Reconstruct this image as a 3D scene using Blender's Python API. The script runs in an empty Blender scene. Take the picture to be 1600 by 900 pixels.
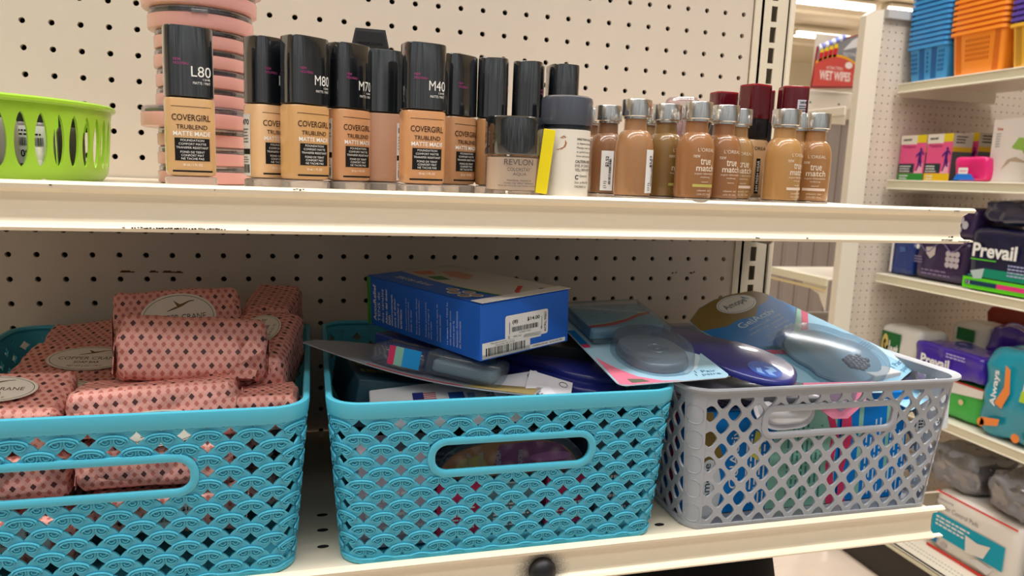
import bpy, bmesh, math, random
from mathutils import Vector, Matrix, noise
from math import sin, cos, pi, radians
random.seed(7)
S = 0.0254                      # everything below is authored in inches
FZ = 55.7                       # floor lies 55.7 in below the reference peg hole
C = bpy.context.scene.collection

def lin(c):
    c = c / 255.0
    return c / 12.92 if c <= 0.04045 else ((c + 0.055) / 1.055) ** 2.4
def col(r, g, b): return (lin(r), lin(g), lin(b), 1.0)
def P(x, y, z): return Vector((x * S, y * S, (z + FZ) * S))

# ------------------------------------------------------------------ camera
CAMR = (0.96287, -0.26429, 0.03774)
YAW, PIT, ROL = -0.269987261, -0.153851564, -0.03774447
def cam_rows():
    a, b, c = YAW, PIT, ROL
    X = Matrix(((cos(a), sin(a), 0), (-sin(a), cos(a), 0), (0, 0, 1)))
    Rx = Matrix(((1, 0, 0), (0, cos(b), sin(b)), (0, -sin(b), cos(b))))
    B = Matrix(((1, 0, 0), (0, 0, -1), (0, 1, 0)))
    Rr = Matrix(((cos(c), sin(c), 0), (-sin(c), cos(c), 0), (0, 0, 1)))
    return Rr @ B @ Rx @ X
R_ = cam_rows()
cd = bpy.data.cameras.new('camera'); cam = bpy.data.objects.new('camera', cd); C.objects.link(cam)
right, down, fwd = R_[0], R_[1], R_[2]
M = Matrix.Identity(4)
for i in range(3):
    M[i][0] = right[i]; M[i][1] = -down[i]; M[i][2] = -fwd[i]
M.translation = P(10.6795523, -32.9649564, -6.13961333)
cam.matrix_world = M
cd.sensor_width = 36.0; cd.lens = 1137.9347 * 36 / 1600; cd.clip_start = 0.02; cd.clip_end = 100
cd.dof.use_dof = True; cd.dof.focus_distance = 22.5 * S; cd.dof.aperture_fstop = 12.5
sc = bpy.context.scene; sc.camera = cam
sc.view_settings.view_transform = 'Standard'; sc.view_settings.look = 'None'
sc.view_settings.gamma = 1.0; sc.view_settings.use_curve_mapping = False
sc.view_settings.exposure = 0.3
sc.cycles.max_bounces = 8; sc.cycles.transparent_max_bounces = 24; sc.cycles.transmission_bounces = 8

# ------------------------------------------------------------------ world + store lighting
w = bpy.data.worlds.new('store_ambient'); sc.world = w; w.use_nodes = True
w.node_tree.nodes['Background'].inputs[0].default_value = col(255, 240, 226)
w.node_tree.nodes['Background'].inputs[1].default_value = 0.08
def area(name, x, y, z, sx, sy, power, color=(1.0, 0.985, 0.965), rot=(0, 0, 0)):
    l = bpy.data.lights.new(name, 'AREA'); l.shape = 'RECTANGLE'; l.size = sx * S; l.size_y = sy * S
    l.energy = power; l.color = color
    o = bpy.data.objects.new(name, l); C.objects.link(o); o.location = P(x, y, z)
    o.rotation_euler = [radians(v) for v in rot]
    return o
# rows of fluorescent tubes over the aisle in front of the shelf (ceiling height)
area('aisle_tubes_light', -20, -34, 87, 170, 10, 66)
area('aisle_tubes_light', -5, -80, 87, 190, 10, 34)
area('aisle_tubes_light', 74, -30, 87, 40, 10, 12)
area('cross_aisle_tubes_light', 72, 30, 87, 10, 110, 50)
area('far_aisle_tubes_light', 150, 110, 87, 100, 10, 75)
area('far_aisle_tubes_light', 240, 240, 87, 120, 10, 150)

# ------------------------------------------------------------------ materials
MC = {}
def mat(name, rgb, rough=0.5, metal=0.0, coat=0.0, trans=0.0, ior=1.45, bump=0.0, bscale=30, emit=None, spec=0.5, var=0.0, vscale=6, sub=0.0):
    if name in MC: return MC[name]
    m = bpy.data.materials.new(name); m.use_nodes = True; nt = m.node_tree; b = nt.nodes['Principled BSDF']
    c = col(*rgb)
    b.inputs['Base Color'].default_value = c
    b.inputs['Roughness'].default_value = rough; b.inputs['Metallic'].default_value = metal
    b.inputs['Coat Weight'].default_value = coat; b.inputs['Coat Roughness'].default_value = 0.08
    b.inputs['Transmission Weight'].default_value = trans; b.inputs['IOR'].default_value = ior
    b.inputs['Specular IOR Level'].default_value = spec
    if sub:
        b.inputs['Subsurface Weight'].default_value = sub; b.inputs['Subsurface Scale'].default_value = 0.004
    if emit:
        b.inputs['Emission Color'].default_value = c; b.inputs['Emission Strength'].default_value = emit
    if bump or var:
        tc = nt.nodes.new('ShaderNodeTexCoord')
    if bump:
        n = nt.nodes.new('ShaderNodeTexNoise'); n.inputs['Scale'].default_value = bscale; n.inputs['Detail'].default_value = 3
        bp = nt.nodes.new('ShaderNodeBump'); bp.inputs['Strength'].default_value = bump; bp.inputs['Distance'].default_value = 0.002
        nt.links.new(tc.outputs['Object'], n.inputs['Vector']); nt.links.new(n.outputs['Fac'], bp.inputs['Height'])
        nt.links.new(bp.outputs['Normal'], b.inputs['Normal'])
    if var:
        n = nt.nodes.new('ShaderNodeTexNoise'); n.inputs['Scale'].default_value = vscale; n.inputs['Detail'].default_value = 4
        r = nt.nodes.new('ShaderNodeMixRGB'); r.blend_type = 'MULTIPLY'; r.inputs[1].default_value = c
        mr = nt.nodes.new('ShaderNodeMapRange'); mr.inputs[1].default_value = 0.35; mr.inputs[2].default_value = 0.7
        mr.inputs[3].default_value = 1 - var; mr.inputs[4].default_value = 1.0
        r.inputs[0].default_value = 1.0
        nt.links.new(tc.outputs['Object'], n.inputs['Vector']); nt.links.new(n.outputs['Fac'], mr.inputs[0])
        nt.links.new(mr.outputs[0], r.inputs[2]); nt.links.new(r.outputs[0], b.inputs['Base Color'])
    MC[name] = m
    return m
def clear_mat(name, rgb=(255, 255, 255), rough=0.06, refl=0.10, alpha=0.0, milk=(230, 235, 240), edge=0.5, fm=0.6):
    """thin clear plastic: mostly see-through, a fresnel gloss, optionally slightly milky"""
    if name in MC: return MC[name]
    m = bpy.data.materials.new(name); m.use_nodes = True; nt = m.node_tree
    for n in list(nt.nodes): nt.nodes.remove(n)
    out = nt.nodes.new('ShaderNodeOutputMaterial')
    tr = nt.nodes.new('ShaderNodeBsdfTransparent'); tr.inputs[0].default_value = col(*rgb)
    gl = nt.nodes.new('ShaderNodeBsdfGlossy'); gl.inputs['Roughness'].default_value = rough
    lw = nt.nodes.new('ShaderNodeLayerWeight'); lw.inputs[0].default_value = edge
    mx = nt.nodes.new('ShaderNodeMixShader')
    ma = nt.nodes.new('ShaderNodeMath'); ma.operation = 'MULTIPLY_ADD'; ma.inputs[1].default_value = fm; ma.inputs[2].default_value = refl
    nt.links.new(lw.outputs['Fresnel'], ma.inputs[0]); nt.links.new(ma.outputs[0], mx.inputs[0])
    last = tr
    if alpha > 0:
        df = nt.nodes.new('ShaderNodeBsdfDiffuse'); df.inputs[0].default_value = col(*milk)
        m2 = nt.nodes.new('ShaderNodeMixShader'); m2.inputs[0].default_value = alpha
        nt.links.new(tr.outputs[0], m2.inputs[1]); nt.links.new(df.outputs[0], m2.inputs[2]); last = m2
    nt.links.new(last.outputs[0], mx.inputs[1]); nt.links.new(gl.outputs[0], mx.inputs[2])
    nt.links.new(mx.outputs[0], out.inputs[0])
    MC[name] = m
    return m
def flat(rgb, rough=0.5, coat=0.0): return mat('ink_%d_%d_%d_%g_%g' % (*rgb, rough, coat), rgb, rough, coat=coat, spec=.22)

# ------------------------------------------------------------------ mesh builder
class MB:
    def __init__(s): s.v = []; s.f = []; s.m = []; s.mats = []; s.sm = []
    def mi(s, m):
        if m not in s.mats: s.mats.append(m)
        return s.mats.index(m)
    def add(s, vs, fs, m, smooth=False, T=None):
        o = len(s.v); k = s.mi(m)
        s.v += [tuple(T @ Vector(p)) if T else tuple(p) for p in vs]
        for f in fs: s.f.append([i + o for i in f]); s.m.append(k); s.sm.append(smooth)
        return s
    def bm(s, b, m, smooth=False, T=None):
        b.verts.index_update()
        s.add([v.co[:] for v in b.verts], [[v.index for v in f.verts] for f in b.faces], m, smooth, T); b.free(); return s
    def box(s, c, d, m, bev=0.0, seg=2, T=None, smooth=None):
        b = bmesh.new(); bmesh.ops.create_cube(b, size=1.0)
        for v in b.verts: v.co = Vector((c[0] + v.co.x * d[0], c[1] + v.co.y * d[1], c[2] + v.co.z * d[2]))
        if bev: bmesh.ops.bevel(b, geom=list(b.edges), offset=bev, segments=seg, affect='EDGES', profile=0.5)
        return s.bm(b, m, bool(bev) if smooth is None else smooth, T)
    def lathe(s, prof, m, n=40, sup=2.0, ax=1.0, ay=1.0, T=None, smooth=True, capb=True, capt=True, a0=0.0, a1=2 * pi):
        """prof: (r, z); superellipse section exponent sup, scaled ax, ay"""
        full = abs(a1 - a0 - 2 * pi) < 1e-6; N = n if full else n + 1
        vs = []; fs = []
        for r, z in prof:
            for i in range(N):
                a = a0 + (a1 - a0) * i / n
                c_, s_ = cos(a), sin(a)
                k = (abs(c_) ** sup + abs(s_) ** sup) ** (-1 / sup)
                vs.append((r * ax * k * c_, r * ay * k * s_, z))
        for j in range(len(prof) - 1):
            for i in range(n):
                i2 = (i + 1) % N
                fs.append([j * N + i, j * N + i2, (j + 1) * N + i2, (j + 1) * N + i])
        if full and capb and prof[0][0] > 1e-4: fs.append(list(range(N))[::-1])
        if full and capt and prof[-1][0] > 1e-4: fs.append([(len(prof) - 1) * N + i for i in range(N)])
        return s.add(vs, fs, m, smooth, T)
    def tube(s, pts, r, m, n=6, closed=False, T=None, smooth=True):
        pts = [Vector(p) for p in pts]; vs = []; fs = []; L = len(pts)
        for i, p in enumerate(pts):
            a = pts[(i - 1) % L] if (closed or i > 0) else p
            b = pts[(i + 1) % L] if (closed or i < L - 1) else p
            t = (b - a).normalized()
            up = Vector((0, 0, 1)) if abs(t.z) < 0.9 else Vector((0, 1, 0))
            x = t.cross(up).normalized(); y = x.cross(t)
            for k in range(n):
                an = 2 * pi * k / n; vs.append(tuple(p + (x * cos(an) + y * sin(an)) * r))
        for i in range(L if closed else L - 1):
            j = (i + 1) % L
            for k in range(n):
                k2 = (k + 1) % n; fs.append([i * n + k, i * n + k2, j * n + k2, j * n + k])
        if not closed: fs.append(list(range(n))[::-1]); fs.append([(L - 1) * n + k for k in range(n)])
        return s.add(vs, fs, m, smooth, T)
    def prism(s, poly, z0, z1, m, T=None, smooth=False, mtop=None):
        n = len(poly); vs = [(x, y, z0) for x, y in poly] + [(x, y, z1) for x, y in poly]
        s.add(vs, [list(range(n))[::-1]] + [[i, (i + 1) % n, n + (i + 1) % n, n + i] for i in range(n)], m, smooth, T)
        s.add([(x, y, z1) for x, y in poly], [list(range(n))], mtop or m, False, T)
        return s
    def sweepx(s, prof, x0, x1, m, smooth=False):
        n = len(prof); vs = [(x0, y, z) for y, z in prof] + [(x1, y, z) for y, z in prof]
        return s.add(vs, [list(range(n)), [n + i for i in range(n)][::-1]] + [[i, n + i, n + (i + 1) % n, (i + 1) % n] for i in range(n)], m, smooth)
    def quad(s, u0, v0, u1, v1, m, f, n=1):
        """rectangle in the (u, v) surface space of f, cut into n strips"""
        for k in range(n):
            a = u0 + (u1 - u0) * k / n; b = u0 + (u1 - u0) * (k + 1) / n
            s.add([f(a, v0), f(b, v0), f(b, v1), f(a, v1)], [[0, 1, 2, 3]], m)
        return s
    def disc(s, u, v, ru, rv, m, f, n=28):
        return s.add([f(u, v)] + [f(u + ru * cos(2 * pi * i / n), v + rv * sin(2 * pi * i / n)) for i in range(n)],
                     [[0, 1 + i, 1 + (i + 1) % n] for i in range(n)], m)
    def poly(s, pts, m, f):
        return s.add([f(*p) for p in pts], [list(range(len(pts)))], m)
    def text(s, t, u, v, w_, h, m, f, rot=0, bold=0.0):
        """text whose box is w_ x h with its lower left corner at (u, v); rot 90 / -90 / 180 turns it inside the same lower-left box"""
        vs, fs = glyphs(t, bold)
        out = []
        for x, y in vs:
            if rot == 0: out.append(f(u + x * w_, v + y * h))
            elif rot == 90: out.append(f(u + (1 - y) * w_, v + x * h))
            elif rot == -90: out.append(f(u + y * w_, v + (1 - x) * h))
            else: out.append(f(u + (1 - x) * w_, v + (1 - y) * h))
        return s.add(out, fs, m)
    def lines(s, u, v, w_, n, dh, m, f, fill=0.45, rot=0):
        """small print too fine to read: word-like dashes"""
        for k in range(n):
            x = 0; L = w_ * (0.75 + 0.25 * random.random())
            while x < L:
                ww = (0.06 + 0.12 * random.random()) * w_
                e = min(x + ww, L)
                if rot == 0: s.quad(u + x, v - k * dh, u + e, v - k * dh + dh * fill, m, f)
                else: s.quad(u + k * dh, v + x, u + k * dh + dh * fill, v + e, m, f)
                x = e + 0.03 * w_
    def barcode(s, u, v, w_, h, m, f, vert=False):
        x = 0
        while x < 1:
            b = random.choice((0.012, 0.02, 0.03)); g = random.choice((0.012, 0.02, 0.028))
            e = min(1, x + b)
            if vert: s.quad(u, v + x * h, u + w_, v + e * h, m, f)
            else: s.quad(u + x * w_, v, u + e * w_, v + h, m, f)
            x = e + g
    def build(s, name, parent=None, label=None, uvbox=False, autosm=35):
        me = bpy.data.meshes.new(name)
        top = parent is None
        me.from_pydata([(x * S, y * S, (z + (FZ if top else 0)) * S) for x, y, z in s.v], [], s.f)
        for m in s.mats: me.materials.append(m)
        me.polygons.foreach_set('material_index', s.m); me.polygons.foreach_set('use_smooth', s.sm)
        me.update()
        if autosm and any(s.sm):
            try: me.set_sharp_from_angle(angle=radians(autosm))
            except Exception: pass
        if uvbox:
            uv = me.uv_layers.new(name='UVMap')
            for p in me.polygons:
                nx, ny, nz = [abs(q) for q in p.normal]
                for li in p.loop_indices:
                    x, y, z = s.v[me.loops[li].vertex_index]
                    if nz >= nx and nz >= ny: q = (x, y)
                    elif ny >= nx: q = (x, z + 3.1)
                    else: q = (y + 2.2, z + 3.1)
                    uv.data[li].uv = q
        o = bpy.data.objects.new(name, me); C.objects.link(o)
        if parent is not None: o.parent = parent
        if label: o['label'] = label
        return o
GL = {}
def glyphs(t, bold=0.0):
    key = (t, bold)
    if key in GL: return GL[key]
    c = bpy.data.curves.new('t', 'FONT'); c.body = t; c.size = 1; c.resolution_u = 3; c.offset = bold
    o = bpy.data.objects.new('t', c); C.objects.link(o)
    dg = bpy.context.evaluated_depsgraph_get(); me = bpy.data.meshes.new_from_object(o.evaluated_get(dg))
    vs = [v.co[:2] for v in me.vertices]; fs = [list(p.vertices) for p in me.polygons]
    bpy.data.objects.remove(o); bpy.data.curves.remove(c); bpy.data.meshes.remove(me)
    if vs:
        x0 = min(v[0] for v in vs); x1 = max(v[0] for v in vs); y0 = min(v[1] for v in vs); y1 = max(v[1] for v in vs)
        vs = [((x - x0) / max(x1 - x0, 1e-6), (y - y0) / max(y1 - y0, 1e-6)) for x, y in vs]
    GL[key] = (vs, fs); return GL[key]

def tag(o, label=None, cat=None, group=None, kind=None):
    if label: o['label'] = label
    if cat: o['category'] = cat
    if group: o['group'] = group
    if kind: o['kind'] = kind
    return o
def thing(name, label, cat, loc, rot=(0, 0, 0), group=None, frame=None):
    o = bpy.data.objects.new(name, None); C.objects.link(o); o.empty_display_size = 0.02
    if frame:
        u = Vector(frame[0]).normalized(); v = Vector(frame[1]); v = (v - u * v.dot(u)).normalized(); n = u.cross(v)
        Mx = Matrix((( u.x, v.x, n.x, 0), (u.y, v.y, n.y, 0), (u.z, v.z, n.z, 0), (0, 0, 0, 1)))
        Mx.translation = P(*loc); o.matrix_world = Mx
    else:
        o.location = P(*loc); o.rotation_euler = [radians(a) for a in rot]
    return tag(o, label, cat, group)
def plane_f(o, u, v, n=None, lift=0.004):
    """surface function on a plane: origin o, unit vectors u, v"""
    o = Vector(o); u = Vector(u); v = Vector(v); n = Vector(n) if n else u.cross(v)
    return lambda a, b: tuple(o + u * a + v * b + n * lift)
def rrect(x0, y0, x1, y1, r, n=5):
    out = []
    for cx, cy, a0 in ((x1 - r, y1 - r, 0), (x0 + r, y1 - r, 90), (x0 + r, y0 + r, 180), (x1 - r, y0 + r, 270)):
        for k in range(n + 1):
            a = radians(a0 + 90 * k / n); out.append((cx + r * cos(a), cy + r * sin(a)))
    return out

PAINT = mat('cream_powder_coat', (226, 214, 192), 0.42, coat=0.1, var=0.05, vscale=8)
PAINT2 = mat('pale_cream_powder_coat', (228, 220, 202), 0.45)
PEG = mat('pegboard_paint', (214, 200, 184), 0.62, var=0.05, vscale=5)
DARK = mat('dark_cavity', (18, 17, 15), 0.9)
CHIP = mat('chipped_paint_marks', (52, 42, 34), 0.8)
WHITE = flat((238, 238, 236)); BLACK = flat((22, 22, 24)); 

# ------------------------------------------------------------------ structure
def struct(name, mb): o = mb.build(name); o['kind'] = 'structure'; return o
fl = MB(); fl.box((100, 100, -56.7), (700, 800, 2), mat('vinyl_floor', (232, 214, 196), 0.35, var=0.08, vscale=9)); struct('floor', fl)
ce = MB(); ce.box((100, 100, 90), (700, 800, 2), mat('ceiling_paint', (238, 226, 204), 0.8))
for y in (170, 250, 330, 410): ce.box((100, y, 88.2), (700, 3, 1.6), mat('ceiling_paint', (238, 226, 204)))
struct('ceiling', ce)
wb = MB(); wb.box((100, 480, 17), (700, 4, 148), mat('wall_paint', (238, 228, 206), 0.8)); struct('wall_back', wb)
wr = MB(); wr.box((440, 100, 17), (4, 800, 148), mat('wall_paint', (238, 228, 206))); struct('wall_right', wr)
wf = MB(); fm = mat('reflection_stripe_paint', (196, 206, 214), 0.7, var=.93, vscale=3.2)  # pale and dark bands, there for the glossy caps to reflect
nt = fm.node_tree; nz = [n for n in nt.nodes if n.type == 'TEX_NOISE'][0]; mp = nt.nodes.new('ShaderNodeMapping'); mp.inputs['Scale'].default_value = (2.2, 1, .18)
nt.links.new([n for n in nt.nodes if n.type == 'TEX_COORD'][0].outputs['Object'], mp.inputs['Vector']); nt.links.new(mp.outputs[0], nz.inputs['Vector'])
wf.box((100, -112, 17), (700, 4, 148), fm); struct('wall_front_reflector', wf)  # unseen wall, added for bounce light and streak reflections in the caps
wl = MB(); wl.box((-240, 100, 17), (4, 800, 148), mat('wall_paint', (238, 228, 206))); struct('wall_left', wl)

LAMP = mat('fluorescent_tube', (255, 250, 240), emit=9.0)
def lamp(x0, x1, y, z, label):
    t = thing('ceiling_light', label, 'light', ((x0 + x1) / 2, y, z), group='fluorescent lights')
    L = x1 - x0
    b = MB(); b.box((0, 0, 2.2), (L, 7, 1.6), PAINT2, 0.3); b.build('housing', t)
    b = MB(); b.tube([(-L / 2, 0, 0), (L / 2, 0, 0)], 1.25, LAMP, 10); b.build('tube', t)
    for sx in (-1, 1): b = MB(); b.box((sx * (L / 2 + 0.6), 0, 0.6), (1.2, 4, 3), PAINT2, 0.2); b.build('end_cap', t)
lamp(288, 326, 360, 83, 'single glowing fluorescent tube low above the far shelves')
lamp(215, 289, 298, 85, 'long glowing fluorescent tube cut by the top edge of the photo')
lamp(296, 330, 297, 85, 'short glowing fluorescent tube beside the blue basket stack')

# ------------------------------------------------------------------ pegboard
def pegboard(mb, x0, x1, z0, z1, y, m, n=12, r=0.115, dep=0.18):
    """real holes on a one inch grid; x0.. are whole numbers + .5"""
    X = int(round(x1 - x0)); Z = int(round(z1 - z0))
    ring = [(cos(2 * pi * (k + .5) / n), sin(2 * pi * (k + .5) / n)) for k in range(n)]
    sq = []
    for c_, s_ in ring:
        k = 0.5 / max(abs(c_), abs(s_)); sq.append((c_ * k, s_ * k))
    cor = [(0.5, 0.5), (-0.5, 0.5), (-0.5, -0.5), (0.5, -0.5)]
    vs = []; fs = []
    for i in range(X):
        for j in range(Z):
            cx = x0 + .5 + i; cz = z0 + .5 + j; o = len(vs)
            vs += [(cx + a * r, y, cz + b * r) for a, b in ring] + [(cx + a, y, cz + b) for a, b in sq] + [(cx + a * r, y + dep, cz + b * r) for a, b in ring]
            vs += [(cx + a, y, cz + b) for a, b in cor]
            for k in range(n):
                k2 = (k + 1) % n
                fs.append([o + k2, o + k, o + n + k, o + n + k2]); fs.append([o + k, o + k2, o + 2 * n + k2, o + 2 * n + k])
                a, b = sq[k], sq[k2]
                if abs(abs(a[0]) - abs(b[0])) > 1e-6 or abs(abs(a[1]) - abs(b[1])) > 1e-6 :
                    for q, cc in enumerate(cor):
                        if a[0] * cc[0] >= 0 and a[1] * cc[1] >= 0 and b[0] * cc[0] >= 0 and b[1] * cc[1] >= 0 and (abs(a[0] - b[0]) > 1e-6 and abs(a[1] - b[1]) > 1e-6):
                            fs.append([o + n + k2, o + n + k, o + 3 * n + q])
    mb.add(vs, fs, m)
def panel(name, label, x0, x1, z0, z1, y, n=12):
    t = thing(name, label, 'pegboard', ((x0 + x1) / 2, y, z0))
    b = MB(); xc = (x0 + x1) / 2
    pegboard(b, x0 - xc, x1 - xc, 0, z1 - z0, 0, PEG, n); b.build('perforated_sheet', t)
    b = MB(); b.box((0, 0.9, (z1 - z0) / 2), (x1 - x0, 0.1, z1 - z0), mat('pegboard_backing', (92, 84, 74), 0.8)); b.build('backing', t)
    return t
pu = panel('pegboard_panel', 'cream pegboard back panel above the makeup shelf', -15.5, 31.5, -6.5, 16.5, 0)
pl_ = panel('pegboard_panel', 'shaded pegboard back panel behind the three storage baskets', -15.5, 31.5, -35.5, -6.5, 0)
b = MB()
for (z, pts) in ((4.45, ((3, 3.45), (4.05, 4.75), (5.1, 5.5))), ):
    pass
sm = mat('rust_scuff', (96, 52, 44), 0.9)
for x, z, L in ((3.0, -10.72, .55), (4.1, -10.72, .35), (4.6, -10.73, .5), (5.1, -10.74, .3), (28.1, -10.75, .12), (28.3, -10.72, .1), (29.1, -10.75, .2), (29.3, -10.7, .12)):
    b.quad(x, z, x + L, z + .05, sm, lambda u, v: (u - 8, -0.006, v + 35.5)); b.quad(x + .05, z + .05, x + L * .7, z + .09, sm, lambda u, v: (u - 8, -0.006, v + 35.5))
b.build('scuff_marks', pl_)
# filler strips beside the panels and slotted upright
def upright(name, label, x, y, z0, z1, w_=1.35, slotx=0.0, side=2.0, pitch=1.0, frontface=True, m=PAINT, phase=0.0, sw=0.13, sh=0.37):
    t = thing(name, label, 'upright', (x, y, z0))
    b = MB(); H = z1 - z0
    xs = [-w_ / 2, slotx - sw, slotx + sw, w_ / 2]
    b.box(((xs[0] + xs[1]) / 2, 0.04, H / 2), (xs[1] - xs[0], 0.08, H), m)
    b.box(((xs[2] + xs[3]) / 2, 0.04, H / 2), (xs[3] - xs[2], 0.08, H), m)
    z = phase
    while z < H:
        b.box((slotx, 0.04, z + sh + (pitch - 2 * sh) / 2), (2 * sw, 0.08, pitch - 2 * sh), m); z += pitch
    for sx in (-1, 1): b.box((sx * (w_ / 2 - .04), side / 2, H / 2), (0.08, side, H), m)
    b.box((0, side, H / 2), (w_, 0.08, H), DARK)
    b.build('slotted_channel', t)
    return t
up = upright('gondola_upright', 'cream slotted steel upright at the right end of the pegboard', 32.75, -0.05, -55.6, 16.3, 1.5, -0.08, 2.6, 0.99, phase=0.35, sw=0.17, sh=0.37)
b = MB(); b.box((-1.02, 0.0, 36), (0.34, 0.1, 71.8), PAINT); b.box((0.88, 1.3, 36), (0.26, 2.9, 71.8), PAINT, .05); b.build('edge_trim', up)

# ------------------------------------------------------------------ shelves
def lipmat():
    m = mat('shelf_lip_paint', (246, 232, 206), 0.38, coat=0.15); nt = m.node_tree; b = nt.nodes['Principled BSDF']
    if len(nt.nodes) > 3: return m
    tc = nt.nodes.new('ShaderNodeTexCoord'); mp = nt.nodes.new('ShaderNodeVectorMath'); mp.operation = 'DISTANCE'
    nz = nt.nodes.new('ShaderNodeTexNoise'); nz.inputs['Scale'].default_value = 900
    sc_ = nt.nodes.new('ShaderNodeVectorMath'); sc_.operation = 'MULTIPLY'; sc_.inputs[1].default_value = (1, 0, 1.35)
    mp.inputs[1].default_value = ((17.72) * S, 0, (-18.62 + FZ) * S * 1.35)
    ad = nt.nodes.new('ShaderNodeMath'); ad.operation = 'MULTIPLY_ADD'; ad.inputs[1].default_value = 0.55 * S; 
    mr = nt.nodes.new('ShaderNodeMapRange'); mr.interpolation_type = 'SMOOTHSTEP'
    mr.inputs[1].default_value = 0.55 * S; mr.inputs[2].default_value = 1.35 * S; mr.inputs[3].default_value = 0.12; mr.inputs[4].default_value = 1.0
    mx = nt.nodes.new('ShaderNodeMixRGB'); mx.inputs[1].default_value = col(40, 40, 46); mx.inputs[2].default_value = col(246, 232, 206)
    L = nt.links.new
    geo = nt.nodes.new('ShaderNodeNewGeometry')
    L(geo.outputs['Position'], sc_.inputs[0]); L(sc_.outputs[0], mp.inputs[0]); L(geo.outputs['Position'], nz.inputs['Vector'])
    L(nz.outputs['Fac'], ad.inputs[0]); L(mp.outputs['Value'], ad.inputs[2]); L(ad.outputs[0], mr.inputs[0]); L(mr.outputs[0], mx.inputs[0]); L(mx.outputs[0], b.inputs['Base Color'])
    return m
LIP = lipmat()
def shelf(label, zt, x0, x1, D, dk=-.22):
    xc = (x0 + x1) / 2
    t = thing('metal_shelf', label, 'shelf', (xc, 0, zt - 1.3))
    a = x0 - xc; c = x1 - xc
    def pf(pts): return [(y, z + 1.3) for y, z in pts]
    b = MB(); b.sweepx(pf([(-0.1, dk), (-0.1, dk - .12), (-D + 0.12, dk - .12), (-D + 0.12, dk)]), a, c - .3, PAINT); b.build('deck', t)
    b = MB()
    fr = [(-D + .1, -.22), (-D + .02, -.06), (-D - .08, 0), (-D - .2, -.01), (-D - .28, -.09), (-D - .26, -.19), (-D - .16, -.25), (-D - .07, -.3), (-D - .04, -.4), (-D - .02, -.62), (-D - .04, -.9), (-D - .1, -1.03), (-D - .24, -1.1), (-D - .29, -1.17), (-D - .24, -1.25), (-D - .1, -1.27), (-D + .3, -1.26), (-D + .3, -1.2), (-D + .04, -1.2), (-D + .05, -.34), (-D + .1, -.34)]
    b.sweepx(pf(fr), a, c - .34, LIP, smooth=True)
    b.sweepx(pf([(-D + .02, -.06), (-D - .08, 0), (-D - .2, -.01), (-D - .28, -.09), (-D - .22, -.17), (-D + .02, -.12)]), c - .34, c, LIP, smooth=True)
    b.sweepx(pf([(-D - .1, -1.12), (-D - .27, -1.14), (-D - .27, -1.2), (-D - .1, -1.2)]), c - .34, c + .05, LIP)
    b.build('front_lip', t)
    b = MB()
    for sx in (a + .15, c - .5):
        b.prism([(-D + .2, .15), (-D + .2, .94), (-.2, .94), (-.2, -1.1), (-1.2, -1.1), (-3.0, .1)], 0, .1, PAINT, T=Matrix.Translation((sx, 0, 0)) @ Matrix(((0, 0, 1, 0), (1, 0, 0, 0), (0, 1, 0, 0), (0, 0, 0, 1))))
    b.build('bracket', t)
    return t
s1 = shelf('cream steel shelf carrying the foundation bottles', -6.7, -15.3, 33.25, 12.08, dk=-.13)
s2 = shelf('lower cream steel shelf carrying the three storage baskets', -17.78, -15.3, 33.45, 12.3)
s3 = shelf('bottom cream steel shelf below the baskets, under the black fluffy item', -33.0, -15.3, 33.45, 12.3)
# chips and wear on the lips
def chips(t, D, items):
    b = MB(); xc = (-15.3 + 33.25) / 2
    for x, z, L, h in items:
        n = max(1, int(L / .07)); yy = -D - .292 if (z < -1.0 or z > -.2) else -D - .06
        for k in range(n):
            xx = x + L * k / n + random.uniform(0, .02)
            b.box((xx - xc, yy, z + 1.3 + random.uniform(-.01, .012)), (L / n * random.uniform(.5, 1.0), .02, h * random.uniform(.5, 1)), CHIP)
    b.build('paint_chips', t)
chips(s1, 12.08, [(6.0, -1.13, .08, .03), (6.2, -1.14, 2.3, .035), (9.0, -1.15, .08, .03), (2.6, -.1, .06, .03), (4.4, -.1, .06, .03), (8.2, -.12, .05, .03), (10.2, -.04, .3, .04), (24.5, -1.15, .15, .03), (26.4, -1.14, .06, .03),
                  (25, -.06, .06, .02), (32.3, -.1, .25, .03), (31.2, -.09, .06, .02), (31.9, -1.12, .5, .03), (32.2, -1.02, .2, .06), (32.65, -1.17, .5, .03)])
kn = thing('shelf_plug', 'round black knob stuck on the lower shelf lip, sooty smudge around it', 'knob', (17.72, -12.36, -18.62))
b = MB(); b.lathe([(0.0, -.02), (.43, 0), (.44, .12), (.38, .28), (.24, .38), (.1, .42), (0, .425)][1:], mat('black_rubber', (24, 24, 27), 0.45), 32, T=Matrix.Rotation(radians(90), 4, 'X')); b.build('rubber_dome', kn)
# little slots in the lower deck between the baskets
for x, y in ((10.95, -9.6), (10.95, -10.7), (10.95, -8.5), (22.3, -11.4)): b = MB(); b.lathe([(.14, .0), (.14, .012), (.09, .014)], DARK, 14, ax=1.3, ay=.7, T=Matrix.Translation((x - 9.075, y, 1.08))); b.build('deck_slot', s2)

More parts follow.
